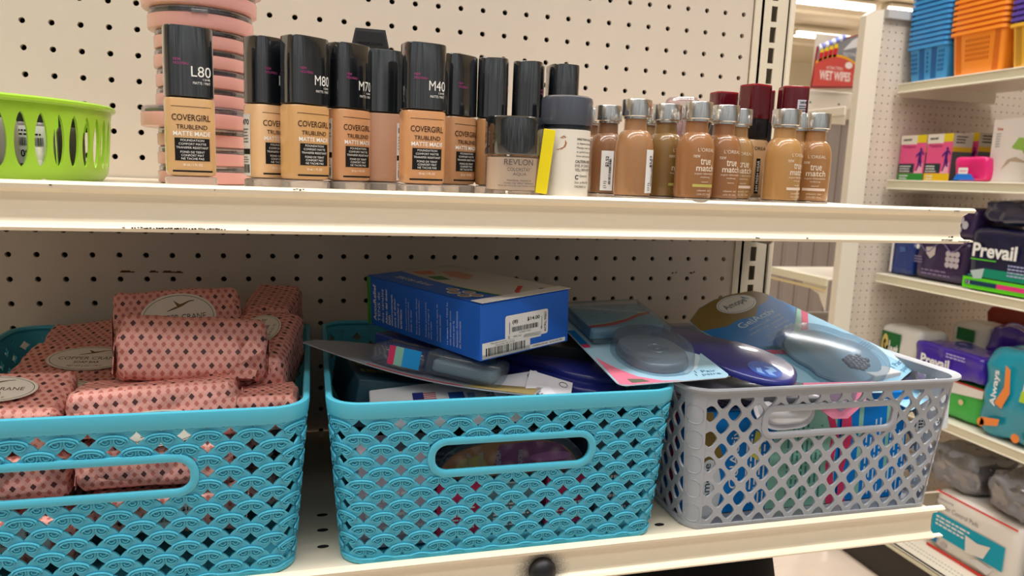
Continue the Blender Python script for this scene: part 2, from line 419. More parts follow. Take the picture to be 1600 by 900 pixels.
# ------------------------------------------------------------------ lattice storage baskets
class Shell:
    """tapered rounded-rectangle wall; u = inches along the mid-height perimeter from the front centre, v = height"""
    def __init__(s, ab, bb, at, bt, rb, rt, h):
        s.q = (ab, bb, at, bt, rb, rt, h); am, bm_, rm = (ab + at) / 2, (bb + bt) / 2, (rb + rt) / 2
        s.seg = [am - rm, rm * pi / 2, 2 * (bm_ - rm), rm * pi / 2, 2 * (am - rm), rm * pi / 2, 2 * (bm_ - rm), rm * pi / 2, am - rm]
        s.L = sum(s.seg)
    def at(s, u, v, off=0.0):
        ab, bb, at_, bt, rb, rt, h = s.q; t = v / h
        a = ab + (at_ - ab) * t; b = bb + (bt - bb) * t; r = rb + (rt - rb) * t
        u = u % s.L; k = 0
        while k < 8 and u > s.seg[k]: u -= s.seg[k]; k += 1
        f = u / s.seg[k]
        if k == 0: p = (f * (a - r), -b); n = (0, -1)
        elif k == 8: p = (-(a - r) * (1 - f), -b); n = (0, -1)
        elif k == 2: p = (a, -(b - r) + 2 * (b - r) * f); n = (1, 0)
        elif k == 4: p = ((a - r) * (1 - 2 * f), b); n = (0, 1)
        elif k == 6: p = (-a, (b - r) * (1 - 2 * f)); n = (-1, 0)
        else:
            cx, cy, a0 = {1: (1, -1, -90), 3: (1, 1, 0), 5: (-1, 1, 90), 7: (-1, -1, 180)}[k]
            an = radians(a0 + 90 * f); n = (cos(an), sin(an)); p = (cx * (a - r) + r * n[0], cy * (b - r) + r * n[1])
        return (p[0] + n[0] * off, p[1] + n[1] * off, v)
    def sweep(s, mb, prof, m, nseg=12):
        """prof: closed list of (outward offset, z)"""
        us = []
        acc = 0
        for k, L in enumerate(s.seg):
            n = 8 if k % 2 else 6
            for i in range(n): us.append(acc + L * i / n)
            acc += L
        vs = []; N = len(prof)
        for u in us: vs += [s.at(u, z, o) for o, z in prof]
        K = len(us); fs = []
        for i in range(K):
            j = (i + 1) % K
            for q in range(N):
                q2 = (q + 1) % N; fs.append([i * N + q, j * N + q, j * N + q2, i * N + q2])
        mb.add(vs, fs, m, True)
def lattice(sh, m, pitch, row, v0, v1, hole, p, th, handle, nq=4, phase=0.5, j0=0, closed_corners=False):
    """wall sheet pierced on a staggered grid; handle=(u, v, half width, half height)"""
    n = round(sh.L / pitch); pt = sh.L / n; mb = MB(); ta = [pi / 2 * k / nq for k in range(4 * nq)]
    hu, hv, hw, hh = handle
    def clamp(u, v):
        uu = ((u - hu + sh.L / 2) % sh.L) - sh.L / 2; ins = False
        if abs(uu) < hw and abs(v - hv) < hh:
            ins = True
            dx = hw - abs(uu); dy = hh - abs(v - hv)
            if dx < dy: u += math.copysign(dx, uu)
            else: v += math.copysign(dy, v - hv)
        return u, min(max(v, v0), v1), ins
    rows = int((v1 - v0) / row) + 3
    for j in range(-1, rows):
        vc = v0 + j0 + j * row
        for i in range(n):
            uc = (i + phase * (j % 2)) * pt
            def pts(A, B, q):
                o = []
                for a in ta:
                    c_, s_ = cos(a), sin(a)
                    x = math.copysign(abs(c_) ** (2 / q), c_) * A; y = math.copysign(abs(s_) ** (2 / q), s_) * B
                    if abs(c_) < 1e-9: x = 0
                    if abs(s_) < 1e-9: y = 0
                    o.append((uc + x, vc + y))
                return o
            outer = [clamp(*q) for q in pts(pt / 2, row, 1.0)]; inner = [clamp(*q) for q in pts(hole[0], hole[1], p)]
            if all(q[2] for q in outer): continue
            if all(q[1] <= v0 for q in outer) or all(q[1] >= v1 for q in outer): continue
            vs = []; N = len(outer)
            for q in outer: vs.append(sh.at(q[0], q[1], th / 2))
            for q in inner: vs.append(sh.at(q[0], q[1], th / 2))
            for q in inner: vs.append(sh.at(q[0], q[1], -th / 2))
            for q in outer: vs.append(sh.at(q[0], q[1], -th / 2))
            fs = []
            for k in range(N):
                k2 = (k + 1) % N
                if outer[k][2] and outer[k2][2] and inner[k][2] and inner[k2][2]: continue
                fs.append([k, k2, N + k2, N + k]); fs.append([N + k, N + k2, 2 * N + k2, 2 * N + k]); fs.append([2 * N + k, 2 * N + k2, 3 * N + k2, 3 * N + k])
            mb.add(vs, fs, m)
    return mb, pt, n, rows
def ring(sh, mb, hu, hv, hw, hh, r, wd, th, m, off=0.0):
    prof = [(0, th), (wd * .25, th + .025), (wd * .75, th + .025), (wd, th), (wd, -th), (0, -th)]
    base = []
    for cx, cy, a0 in ((1, 1, 0), (-1, 1, 90), (-1, -1, 180), (1, -1, 270)):
        for k in range(9):
            a = radians(a0 + 90 * k / 8); base.append((cx * (hw - r), cy * (hh - r), cos(a), sin(a)))
    full = []
    for i, q in enumerate(base):
        full.append(q); q2 = base[(i + 1) % len(base)]
        if abs(q[0] - q2[0]) > .5:
            for k in range(1, 8): f = k / 8; full.append((q[0] + (q2[0] - q[0]) * f, q[1], q[2] * (1 - f) + q2[2] * f, q[3]))
    vs = []; N = len(prof)
    for x, y, c_, s_ in full:
        for o, t in prof: vs.append(sh.at(hu + x + c_ * (r + o), hv + y + s_ * (r + o), t + off))
    K = len(full); fs = [[i * N + q, ((i + 1) % K) * N + q, ((i + 1) % K) * N + (q + 1) % N, i * N + (q + 1) % N] for i in range(K) for q in range(N)]
    mb.add(vs, fs, m, True)
def floorplate(sh, z, m, mb, off=-.03):
    n = 60; vs = [sh.at(sh.L * i / n, z, off) for i in range(n)] + [(x, y, z + .08) for x, y, _ in [sh.at(sh.L * i / n, z, off) for i in range(n)]]
    mb.add(vs, [list(range(n))[::-1], [n + i for i in range(n)]] + [[i, (i + 1) % n, n + (i + 1) % n, n + i] for i in range(n)], m)

TEAL = mat('teal_plastic', (82, 186, 212), 0.38, sub=0.0)
GREYP = mat('grey_plastic', (166, 169, 176), 0.4)
def teal_basket(label, loc, group):
    t = thing('storage_basket', label, 'basket', loc, group=group)
    sh = Shell(5.1, 5.5, 5.53, 5.9, .75, .95, 5.2); HH = (0, 3.35, 2.45, .42)
    mb, pt, n, rows = lattice(sh, TEAL, 1.15, .366, .1, 4.85, (.215, .205), .8, .07, (0, 3.35, 2.6, .56))
    # linked-loop ribs over the knots
    for j in range(-1, rows):
        vc = .1 + j * .366
        for i in range(n):
            u = (i + .5 * (j % 2) + .5) * pt
            if u > sh.seg[0] + 13.5 and u < sh.L - sh.seg[0] - 13.5: continue
            uu = ((u + sh.L / 2) % sh.L) - sh.L / 2
            def ok(a, b):
                return .12 < b < 4.8 and not (abs(a) < 2.62 and abs(b - 3.35) < .6)
            arcs = []; 
            for R, h0, y0 in ((.375, .165, -.05), (.295, .105, -.055)): arcs.append([(uu + R * cos(a), vc + y0 + h0 * sin(a)) for a in [pi * k / 10 for k in range(11)]])
            for sx in (-1, 1):
                for R, h0 in ((.15, .15), (.08, .085)): arcs.append([(uu + sx * .175 + R * cos(a), vc - .025 + h0 * sin(a)) for a in [-pi * k / 8 for k in range(9)]])
                arcs.append([(uu + sx * .03, vc + .07 - .045 * k) for k in range(4)])
            for q, arc in enumerate(arcs):
                run = []
                for a, b in arc + [(99, 99)]:
                    if a != 99 and ok(a, b): run.append(sh.at(a, b, .078 if q < 2 else .06))
                    else:
                        if len(run) > 2: mb.tube(run, .03 if q < 2 else .025, TEAL, 5)
                        run = []
    mb.build('woven_wall', t, autosm=50)
    b = MB()
    sh.sweep(b, [(.0, 4.72), (.09, 4.72), (.11, 4.78), (.12, 5.12), (.10, 5.19), (.03, 5.22), (-.06, 5.2), (-.09, 5.12), (-.06, 5.05), (0, 5.0)], TEAL); b.build('rim', t)
    b = MB(); sh.sweep(b, [(-.05, 0), (.05, 0), (.09, .04), (.09, .17), (.04, .2), (-.05, .2)], TEAL); floorplate(sh, 0.02, TEAL, b); b.build('base', t)
    b = MB(); ring(sh, b, 0, 3.35, 2.45, .42, .38, .22, .07, TEAL, .04); b.build('front_handle', t)
    return t
bA = teal_basket('left teal basket full of pink wrapped soap bars', (4.93, -6.5, -17.985), 'teal woven-look storage baskets')
tag(bA, group='')
bB = thing_label = teal_basket('middle teal basket holding the blue box and insole packages', (16.66, -6.5, -17.985), 'teal woven-look storage baskets')
for o in (bA, bB):
    if 'group' in o: del o['group']
    o['group'] = 'teal woven-look storage baskets'
st = mat('rim_stain', (150, 140, 100), 0.6)
b = MB()
def grey_basket(label, loc):
    t = thing('storage_basket', label, 'basket', loc)
    sh = Shell(5.1, 4.6, 5.55, 4.95, .8, .9, 5.15)
    mb, pt, n, rows = lattice(sh, GREYP, .84, .452, .14, 4.9, (.258, .295), 1.45, .09, (-.05, 3.85, 2.62, .5), nq=5, j0=.05)
    # blind corners carry raised ovals instead of holes
    mb.build('diamond_lattice_wall', t, autosm=40)
    b = MB()
    c0 = sh.seg[0] + sh.seg[1] / 2
    for uc in (c0, -c0):
        for k in range(6):
            pass
    sh.sweep(b, [(-.05, 4.78), (.05, 4.78), (.06, 4.98), (.2, 5.05), (.26, 5.12), (.24, 5.18), (.1, 5.17), (-.04, 5.1)], GREYP); b.build('rim', t)
    b = MB(); sh.sweep(b, [(-.05, 0), (.06, 0), (.08, .05), (.07, .2), (-.05, .2)], GREYP); floorplate(sh, .02, GREYP, b); b.build('base', t)
    b = MB(); ring(sh, b, -.05, 3.85, 2.5, .38, .22, .22, .06, GREYP, .02); b.build('front_handle', t)
    for s_ in (-1, 1):
        b = MB(); uc = s_ * (sh.seg[0] + sh.seg[1] * .5)
        vs = []; K = 14
        N = 5
        for i in range(K + 1):
            v = .12 + 4.7 * i / K
            for q in range(N): vs.append(sh.at(uc + (q - 2) * .17, v, .055))
        b.add(vs, [[i * N + q, i * N + q + 1, (i + 1) * N + q + 1, (i + 1) * N + q] for i in range(K) for q in range(N - 1)], GREYP, True)
        for k in range(5):
            vc = .6 + k * .9
            b.tube([sh.at(uc + .26 * math.copysign(abs(cos(a)) ** .8, cos(a)), vc + .33 * math.copysign(abs(sin(a)) ** .8, sin(a)), .05) for a in [2 * pi * q / 24 for q in range(24)]], .02, GREYP, 5, closed=True)
        b.build('corner_post', t)
    return t
bC = grey_basket('light grey basket with a diamond lattice, at the right end of the lower shelf', (28.18, -7.45, -17.985))

# ------------------------------------------------------------------ foundation bottles
CAPB = mat('glossy_black_cap', (20, 24, 28), 0.12, coat=1.0, spec=1.0); CAPB.node_tree.nodes['Principled BSDF'].inputs['Coat IOR'].default_value = 1.75
GLASS = mat('bottle_glass', (236, 226, 216), 0.05, trans=.7, ior=1.35, coat=.5)
LABELB = flat((30, 28, 28)); LABELW = flat((246, 244, 238)); PINKT = flat((170, 70, 130)); BROWNT = flat((70, 48, 36))
def liquid(rgb): return mat('makeup_%d_%d_%d' % rgb, rgb, 0.28, coat=0.8)
def section(sup, ax, ay, r):
    """arc length table from the front centre (0,-y) towards +x"""
    N = 240; pts = []
    for i in range(N + 1):
        a = -pi / 2 + 2 * pi * i / N; c_, s_ = cos(a), sin(a)
        k = (abs(c_) ** sup + abs(s_) ** sup) ** (-1 / sup); pts.append((r * ax * k * c_, r * ay * k * s_))
    L = [0]
    for i in range(N): L.append(L[-1] + math.dist(pts[i], pts[i + 1]))
    def f(u, z, lift=.006):
        u = u % L[-1]; lo = 0; hi = N
        while hi - lo > 1:
            mid = (lo + hi) // 2
            if L[mid] <= u: lo = mid
            else: hi = mid
        t = (u - L[lo]) / max(L[hi] - L[lo], 1e-9); x = pts[lo][0] + (pts[hi][0] - pts[lo][0]) * t; y = pts[lo][1] + (pts[hi][1] - pts[lo][1]) * t
        dx, dy = pts[hi][0] - pts[lo][0], pts[hi][1] - pts[lo][1]; l = math.hypot(dx, dy) or 1
        return (x + dy / l * lift, y - dx / l * lift, z)
    return f
UPZ = -6.825
def sticker(mb, f, u, v, w_, h, m=None): 
    n = 6
    mb.quad(u - w_ / 2, v, u + w_ / 2, v + h, m or WHITE, lambda a, b: f(a, b), n)
def matte_bottle(code, rgb, x, y, yaw, label, side=None, printed=True, H=4.36):
    t = thing('foundation_bottle', label, 'makeup bottle', (x, y, UPZ), (0, 0, yaw), 'black-capped foundation bottles')
    A, B, sp = .67, .53, 3.6
    q = liquid(rgb); k = H / 4.36
    b = MB(); b.lathe([(.60, 0), (.97, .03), (1.0, .1), (1.0, .26), (.9, .3), (.55, .31)], GLASS, 44, sp, A, B); b.build('glass_base', t)
    b = MB(); b.lathe([(.7, .312), (.9, .34), (.965, .42), (.97, .6), (.97, 2.38 * k), (.93, 2.44 * k), (.5, 2.46 * k)], q, 44, sp, A, B); b.build('filled_body', t)
    b = MB(); b.lathe([(.90, 2.47 * k), (.955, 2.49 * k), (.95, 3.6), (.94, H - .05), (.92, H - .01), (.88, H)], CAPB, 44, sp, A, B)
    b.build('cap', t)
    if printed:
        f = section(sp, A, B, .972); g = section(sp, A, B, .957); b = MB()
        W = .52
        b.quad(-W, 2.2, W, 2.215, BROWNT, f, 6)
        b.text('COVERGIRL', -W * .98, 1.83, 2 * W * .96, .17, BROWNT, f, bold=.012)
        b.text('TRUBLEND', -.40, 1.6, .8, .12, BROWNT, f, bold=.012); b.text('MATTE MADE', -.48, 1.42, .96, .12, LABELW, f, bold=.012)
        b.quad(-.45, .74, .45, 1.36, LABELB, f, 6)
        ff = lambda u, v: f(u, v, .012)
        for s_, zz, ww in (('FOUNDATION', 1.27, .6), ('COMFORT MATTE', 1.17, .7), ('TRANSFER RESISTANT', 1.07, .82), ('FOND DE TEINT', .95, .62), ('CONFORT MAT', .86, .58), ('NE TACHE PAS', .77, .58)):
            b.text(s_, -ww / 2, zz, ww, .058, LABELW, ff)
        b.text('30 mL / 1 FL OZ', -.25, .6, .5, .06, LABELW, f); b.quad(-W, .43, W, .48, LABELB, f, 6)
        if code:
            b.text(code, .02, 3.02, .52, .28, LABELW, g); b.text('12HR', .32, 2.93, .2, .055, LABELW, g); b.text('MATTE / MAT', .06, 2.82, .46, .07, LABELW, g)
        b.text('NEW', -.42, 3.42, .18, .07, PINKT, g, bold=.01); b.text('NOUVEAU', -.42, 3.32, .38, .07, PINKT, g, bold=.01)
        b.build('front_print', t)
    if side:
        f = section(sp, A, B, .98); b = MB(); u0 = side
        sticker(b, f, u0, .38, .5, 1.78); g2 = lambda u, v: f(u, v, .012)
        b.text('M60' if side > 0 else 'M70', u0 - .2, 1.85, .4, .16, BLACK, g2, bold=.02)
        b.lines(u0 - .2, 1.7, .4, 5, .09, flat((120, 120, 120)), g2); b.quad(u0 - .24, 1.0, u0 + .24, 1.16, BLACK, g2, 4)
        b.lines(u0 - .2, .9, .4, 3, .07, flat((120, 120, 120)), g2); b.barcode(u0 - .2, .46, .4, .25, BLACK, g2); b.build('barcode_sticker', t)
    return t
matte_bottle('L80', (212, 168, 116), 7.35, -10.3, 14, 'foremost left foundation bottle, cap marked L80, in front of the pink compacts')
matte_bottle('L20', (236, 192, 142), 9.42, -9.55, 38, 'palest foundation bottle, right of the pink compact stack, left of M80', side=-1.22)
matte_bottle('M80', (206, 158, 102), 10.47, -10.25, 32, 'golden beige foundation bottle with cap marked M80')
matte_bottle('M70', (206, 150, 104), 11.72, -9.62, 36, 'foundation bottle right of M80, in front of the black coffin palette', side=-1.15)
matte_bottle('', (198, 150, 120), 12.82, -8.95, 2, 'rosy foundation bottle with a white barcode sticker, left of M40', side=.66, printed=False)
matte_bottle('M40', (208, 150, 100), 13.85, -10.8, 10, 'foremost right foundation bottle, cap marked M40, centre of the shelf')
matte_bottle('', (190, 140, 98), 15.15, -9.25, 36, 'tan foundation bottle tucked right behind M40', side=None)
matte_bottle('', (176, 128, 80), 16.40, -9.05, 74, 'dark tan black-capped bottle behind the squat mineral makeup jar', side=None)
matte_bottle('', (184, 132, 84), 17.63, -8.95, 66, 'black-capped bottle standing behind the yellow sticker', printed=True)
matte_bottle('', (170, 120, 80), 18.82, -8.9, 88, 'black-capped bottle mostly hidden behind the white bottle', printed=False)

# coffin palettes behind
def coffin(x, y, zt, w_, label, txt):
    t = thing('eyeshadow_palette', label, 'makeup palette', (x, y, UPZ), (0, 0, 0))
    h = zt - UPZ; m = mat('matte_charcoal_card', (58, 56, 58), 0.7)
    poly = [(-w_ * .32, 0), (w_ * .32, 0), (w_ * .5, h * .72), (w_ * .30, h), (-w_ * .30, h), (-w_ * .5, h * .72)]
    T = Matrix(((1, 0, 0, 0), (0, 0, -1, 0), (0, 1, 0, 0), (0, 0, 0, 1)))
    b = MB(); b.prism(poly, -.3, .3, m, T); b.build('case', t)
    f = plane_f((0, -.3, 0), (1, 0, 0), (0, 0, 1), (0, -1, 0)); b = MB(); gold = flat((150, 134, 98))
    if txt:
        b.text('PROFUSION', -w_ * .24, h - .52, w_ * .48, .09, flat((130, 126, 124)), f); b.text('R.I.P', -w_ * .2, h - 1.05, w_ * .42, .36, gold, f)
        b.add([f(*p) for p in [(x_ * .93, z_ * .97 + .06) for x_, z_ in poly]], [[0, 1, 2, 3, 4, 5]], flat((50, 48, 50)))
    b.build('gold_lettering', t)
coffin(12.55, -7.2, -1.55, 1.62, 'black coffin shaped palette with faint gold letters behind the M70 bottle', True)
coffin(15.0, -6.2, -2.15, 1.45, 'second black coffin palette, only its top edge showing behind the M40 bottle', False)

# squat jar with yellow sticker
t = thing('makeup_jar', 'squat black-lidded mineral makeup jar with a yellow sticker on its edge', 'makeup jar', (16.6, -11.15, UPZ), (0, 0, 2))
b = MB(); b.lathe([(.80, 0), (.85, .04), (.86, .14), (.84, .2), (.84, 1.22), (.80, 1.27), (.7, 1.27), (.70, .22), (.0, .2)], clear_mat('clear_jar_wall', refl=.02, edge=.3), 48, capb=True, capt=False); b.build('clear_wall', t)
b = MB(); b.lathe([(.72, .22), (.80, .25), (.80, 1.2), (.7, 1.24)], mat('mineral_powder', (240, 214, 190), 0.4, coat=.5), 40); b.build('powder_cup', t)
b = MB(); b.lathe([(.86, 1.28), (.88, 1.32), (.88, 2.3), (.86, 2.37), (.82, 2.4)], CAPB, 48); b.build('lid', t)
f = section(2, 1, 1, .845); b = MB()
g_ = flat((92, 84, 82))
b.text('REVLON', -.52, .98, .92, .17, g_, f); b.text('COLORSTAY', -.42, .8, .72, .1, g_, f); b.text('AQUA', -.25, .66, .42, .1, g_, f)
b.text('MINERAL MAKEUP', -.42, .5, .76, .05, g_, f); b.text('FOND DE TEINT MINERAL', -.5, .42, .95, .05, g_, f); b.text('BASE DE MAQUILLAJE FACIAL MINERAL', -.68, .34, 1.25, .05, g_, f); b.text('NET WT./POIDS NET 0.35 OZ./9.9 g', -.62, .1, 1.1, .06, BLACK, f)
b.build('front_print', t)
b = MB(); b.box((.70, -.62, 1.2), (.38, .02, 1.92), mat('yellow_sticker', (248, 226, 20), .5), .008, 1, T=Matrix.Rotation(radians(6), 4, 'Y')); b.build('yellow_sticker', t)

# white lotion-like bottle, upside-down cap
t = thing('pump_bottle', 'white bottle with a smoky translucent cap and black directions text', 'bottle', (18.3, -11.05, UPZ), (0, 0, -16))
wp = mat('white_bottle_plastic', (240, 232, 218), 0.4)
b = MB(); b.lathe([(.70, 0), (.755, .05), (.76, 2.1), (.70, 2.14)], wp, 48); b.build('body', t)
b = MB(); b.lathe([(.70, 2.12), (.76, 2.15), (.76, 2.3), (.68, 2.34)], mat('smoke_ring', (28, 34, 42), .25, coat=.4), 48); b.lathe([(.5, 2.34), (.5, 2.9), (.2, 3.0)], mat('smoke_ring', (28, 34, 42)), 32); b.build('collar', t)
b = MB(); b.lathe([(.79, 2.25), (.80, 2.3), (.80, 2.98), (.775, 3.07), (.70, 3.12), (.3, 3.13)], mat('smoky_translucent_cap', (78, 82, 92), .2, coat=.5), 48); b.build('cap', t)
f = section(2, 1, 1, .758); b = MB()
for i, s_ in enumerate(('DIRECTIONS: Gently pump', 'to dispense product onto', 'Massage cream into skin', 'an upward circular motion', 'brow and jawline area.')): b.text(s_, .32, 1.78 - i * .125, .8, .08, BLACK, f, bold=.02 if i == 0 else 0)
for i, s_ in enumerate(('CAUTION: AVOID', 'EYES. IF CONTACT', 'WELL WITH WATER')): b.text(s_, .29, 1.12 - i * .125, .75, .085, BLACK, f, bold=.02 if i == 0 else 0)
b.text('C', .3, .62, .12, .14, BLACK, f, bold=.03); b.text('Questions?', .46, .69, .4, .08, BLACK, f); b.text('Distr. by PROCTER', .3, .48, .6, .08, BLACK, f); b.text('CINCINNATI, OH', .3, .36, .5, .08, BLACK, f)
b.build('directions_print', t)
b = MB(); brn = mat('makeup_smear', (176, 120, 84), .5)
for q in ([(-.22, 1.85), (-.1, 1.92), (-.02, 1.87), (-.12, 1.83)], [(-.06, 1.8), (.0, 1.7), (-.04, 1.58), (-.16, 1.5), (-.24, 1.52), (-.1, 1.58), (-.06, 1.68)], [(-.34, 1.5), (-.2, 1.53), (-.25, 1.49)]): b.poly(q, brn, f)
b.build('makeup_smear', t)

# round-shouldered glass bottles with silver caps
CHROME = mat('brushed_silver_cap', (226, 226, 224), 0.2, metal=1.0)
def round_bottle(x, y, yaw, rgb, label, H=3.15, r=.6, txt=True, stick=None, bar=None, smear=False):
    t = thing('foundation_bottle', label, 'makeup bottle', (x, y, UPZ), (0, 0, yaw), 'silver-capped foundation bottles')
    q = liquid((int(rgb[0] * .98), min(255, int(rgb[1] * 1.07)), min(255, int(rgb[2] * 1.1))))
    prof = [(.52, 0), (.575, .02), (.6, .07), (.6, .14), (.585, .17)]
    b = MB(); b.lathe([(a * r / .6, z) for a, z in prof], mat('thick_glass_foot', (226, 212, 196), .05, coat=.8, trans=.6), 44); b.build('glass_foot', t)
    prof = [(.5, .172), (.575, .2), (.6, .3), (.602, 1.55)]
    for k in range(1, 11): a = pi / 2 * k / 10 * .93; prof.append((.602 - .26 * (1 - cos(a)), 1.55 + .66 * sin(a)))
    prof += [(.355, 2.26), (.345, 2.56)]
    b = MB(); b.lathe([(a * r / .6, z) for a, z in prof], q, 48); b.build('filled_body', t)
    b = MB(); b.lathe([(.33, 2.54), (.40, 2.56), (.40, 2.62), (.455, 2.63), (.47, 2.65), (.47, H - .03), (.455, H), (.1, H + .005)], CHROME, 44); b.build('cap', t)
    f = section(2, 1, 1, r * 1.004 + .0); b = MB(); wt = flat((240, 222, 200))
    if txt:
        b.text("L'OREAL", -.3, 1.62, .6, .11, wt, f); b.text('new', -.42, 1.43, .2, .09, wt, f); b.text('true', -.2, 1.22, .38, .2, wt, f, bold=.015); b.text('match', -.32, 1.02, .66, .2, wt, f, bold=.015)
        b.text('super-blendable', -.36, .9, .72, .08, wt, f); b.text('makeup', -.16, .8, .34, .07, wt, f); b.text('1.0 FL OZ / 30 mL', -.24, .28, .5, .06, wt, f); b.text('classic tan', -.24, .4, .5, .06, wt, f)
        if bar: b.quad(-.4, .53, .4, .62, flat(bar), f, 8)
        b.text('neutral', -.12, .67, .24, .055, wt, f)
        b.build('front_print', t)
    if stick is not None:
        b = MB(); u0 = radians(stick) * r
        b.add(*(lambda pts: ([f(*p) for p in pts], [list(range(len(pts)))]))(rrect(u0 - .15, .28, u0 + .15, 1.62, .06, 3)), WHITE) if False else sticker(b, f, u0, .28, .42, 1.34)
        g2 = lambda u, v: f(u, v, .012)
        b.text('$2.52', u0 - .06, 1.08, .12, .36, BLACK, g2, rot=90, bold=.02); b.text('(11)', u0 - .1, .36, .12, .24, BLACK, g2, rot=90, bold=.01)
        b.barcode(u0 + .06, .5, .08, .85, BLACK, g2, vert=True); b.build('price_sticker', t)
    if smear:
        b = MB(); f = section(2, 1, 1, .472); b.poly([(.1, 3.12), (.42, 3.12), (.46, 2.72), (.33, 2.7), (.3, 2.95), (.2, 2.98)], brn, f); b.build('makeup_smear', t)
    return t
OL = (196, 186, 100); PKB = (238, 214, 196)
round_bottle(20.52, -11.3, 0, (174, 116, 76), 'foremost left silver-capped bottle with makeup smeared on its cap and a $2.52 sticker', txt=False, stick=36, smear=True)
round_bottle(20.55, -8.95, 0, (138, 88, 58), 'silver-capped bottle with a $2.52 sticker just left of the smeared-cap one', txt=False, stick=-18)
round_bottle(20.55, -7.4, 0, (150, 98, 66), 'silver-capped bottle squeezed against the white bottle, sticker at its edge', txt=False, stick=-8)
round_bottle(22.15, -9.0, 20, (158, 112, 70), 'silver-capped bottle peeking out right behind the smeared-cap bottle', txt=False)
round_bottle(21.95, -10.55, 30, (150, 106, 58), 'olive-brown silver-capped bottle between the smeared-cap bottle and the deep tan one', bar=OL)
round_bottle(22.42, -11.75, 8, (166, 104, 62), 'deep tan silver-capped bottle with an olive bar, foremost of the middle group', bar=OL)
round_bottle(23.62, -11.35, 4, (162, 100, 60), 'silver-capped bottle right of the olive-barred one, lettering cut off')
round_bottle(24.62, -10.55, 0, (176, 122, 72), 'silver-capped bottle just left of the dark red capped bottle', bar=PKB)
round_bottle(25.85, -11.45, 22, (190, 130, 76), 'light tan silver-capped bottle with mismatched stickers, second from the right', bar=PKB)
round_bottle(26.95, -10.5, 10, (184, 126, 76), 'silver-capped bottle half hidden between the two rightmost bottles', bar=PKB)
round_bottle(27.45, -10.9, -24, (174, 114, 66), 'rightmost silver-capped bottle at the end of the row', bar=PKB)

# red-capped bottles
REDC = mat('deep_red_translucent_cap', (92, 16, 26), 0.14, coat=.7, var=.0)
REDE = mat('bright_red_cap_edge', (150, 20, 34), .2)
def red_bottle(x, y, yaw, label, capsticker=False):
    t = thing('foundation_bottle', label, 'makeup bottle', (x, y, UPZ), (0, 0, yaw), 'red-capped foundation bottles')
    A, B = .5, .45; q = liquid((184, 146, 104))
    b = MB(); b.lathe([(.9, 0), (1, .05), (1, .2), (.9, .22)], GLASS, 40, 5, A, B); b.build('glass_base', t)
    b = MB(); b.lathe([(.85, .222), (.96, .28), (.97, 2.2), (.9, 2.26)], q, 40, 5, A, B); b.build('filled_body', t)
    b = MB(); b.lathe([(.9, 2.27), (.93, 2.3), (.93, 3.2), (.9, 3.22)], mat('black_inner_cap', (26, 26, 28), .25), 40, 5, A, B); b.build('inner_cap', t)
    b = MB(); b.lathe([(.95, 3.0), (.97, 3.05), (.95, 4.14)], REDC, 40, 5, A, B, capt=False); b.lathe([(.95, 4.14), (.93, 4.19), (.9, 4.2)], REDE, 40, 5, A, B, capb=False); b.build('red_cap', t)
    b = MB(); f = section(5, A, B, .975); g = section(5, A, B, .96)
    b.text("L'OREAL", -.42, 1.9, .8, .12, BLACK, f); b.quad(-.14, .35, .06, 1.6, BLACK, f); g2 = lambda u, v: f(u, v, .014)
    b.text('24H FRESH WEAR', -.1, .42, .12, 1.1, LABELW, g2, rot=90)
    b.text('FOUNDATION', -.2, .26, .5, .06, BLACK, f); b.build('front_print', t)
    if capsticker:
        b = MB(); gg = lambda u, v: g(u, v, .014)
        b.quad(.02, 3.15, .46, 3.72, flat((196, 190, 200)), g, 3); b.text('24HR', .1, 3.58, .28, .09, BLACK, gg, bold=.02); b.lines(.08, 3.48, .32, 4, .08, BLACK, gg); b.build('cap_sticker', t)
red_bottle(26.1, -9.15, 14, 'red-capped foundation bottle left of the two, lettering 24H fresh wear')
red_bottle(27.5, -9.4, -16, 'red-capped foundation bottle with a grey sticker on the cap, right end', True)
red_bottle(26.35, -6.6, 0, 'red-capped bottle at the back, just its cap top showing')
red_bottle(27.1, -7.9, 0, 'red-capped bottle right behind the left red-capped one')

# clear domed caps behind the silver ones
CLR = clear_mat('clear_acrylic', (255, 246, 246), refl=.12, alpha=.16, milk=(224, 196, 198))
def clear_cap(x, y, yaw, H, label, pink=True):
    t = thing('clear_capped_bottle', label, 'makeup bottle', (x, y, UPZ), (0, 0, yaw), 'clear-capped bottles at the back')
    b = MB(); b.lathe([(.9, 0), (1, .05), (1, H - 1.5), (.9, H - 1.45)], liquid((222, 176, 158)), 36, 4, .62, .5); b.build('filled_body', t)
    b = MB(); b.lathe([(.9, H - 1.44), (.98, H - 1.4), (.98, H - .25), (.93, H - .08), (.8, H)], CLR, 36, 4, .62, .5); b.build('clear_cap', t)
    b = MB(); b.lathe([(.5, H - 1.44), (.5, H - .6), (.4, H - .5)], mat('pale_pink_pump', (232, 200, 200), .4), 24, 2, .6, .6); b.build('inner_pump', t)
clear_cap(22.9, -6.6, 10, 3.55, 'clear-capped bottle left of the pair at the back of the silver caps')
clear_cap(24.4, -6.9, -8, 3.85, 'taller clear domed cap behind the deep tan silver-capped bottle')
clear_cap(23.2, -7.9, 4, 3.25, 'lower clear-capped bottle in front of the left clear one')
t = thing('foundation_bottle', 'tilted silver cap leaning behind the deep tan bottle', 'makeup bottle', (23.55, -8.6, UPZ), (0, 14, 0))
b = MB(); b.lathe([(.42, 0), (.42, 2.4), (.3, 2.5)], liquid((190, 140, 96)), 30); b.build('filled_body', t)
b = MB(); b.lathe([(.42, 2.52), (.43, 2.55), (.43, 3.1), (.4, 3.12)], CHROME, 30); b.build('cap', t)

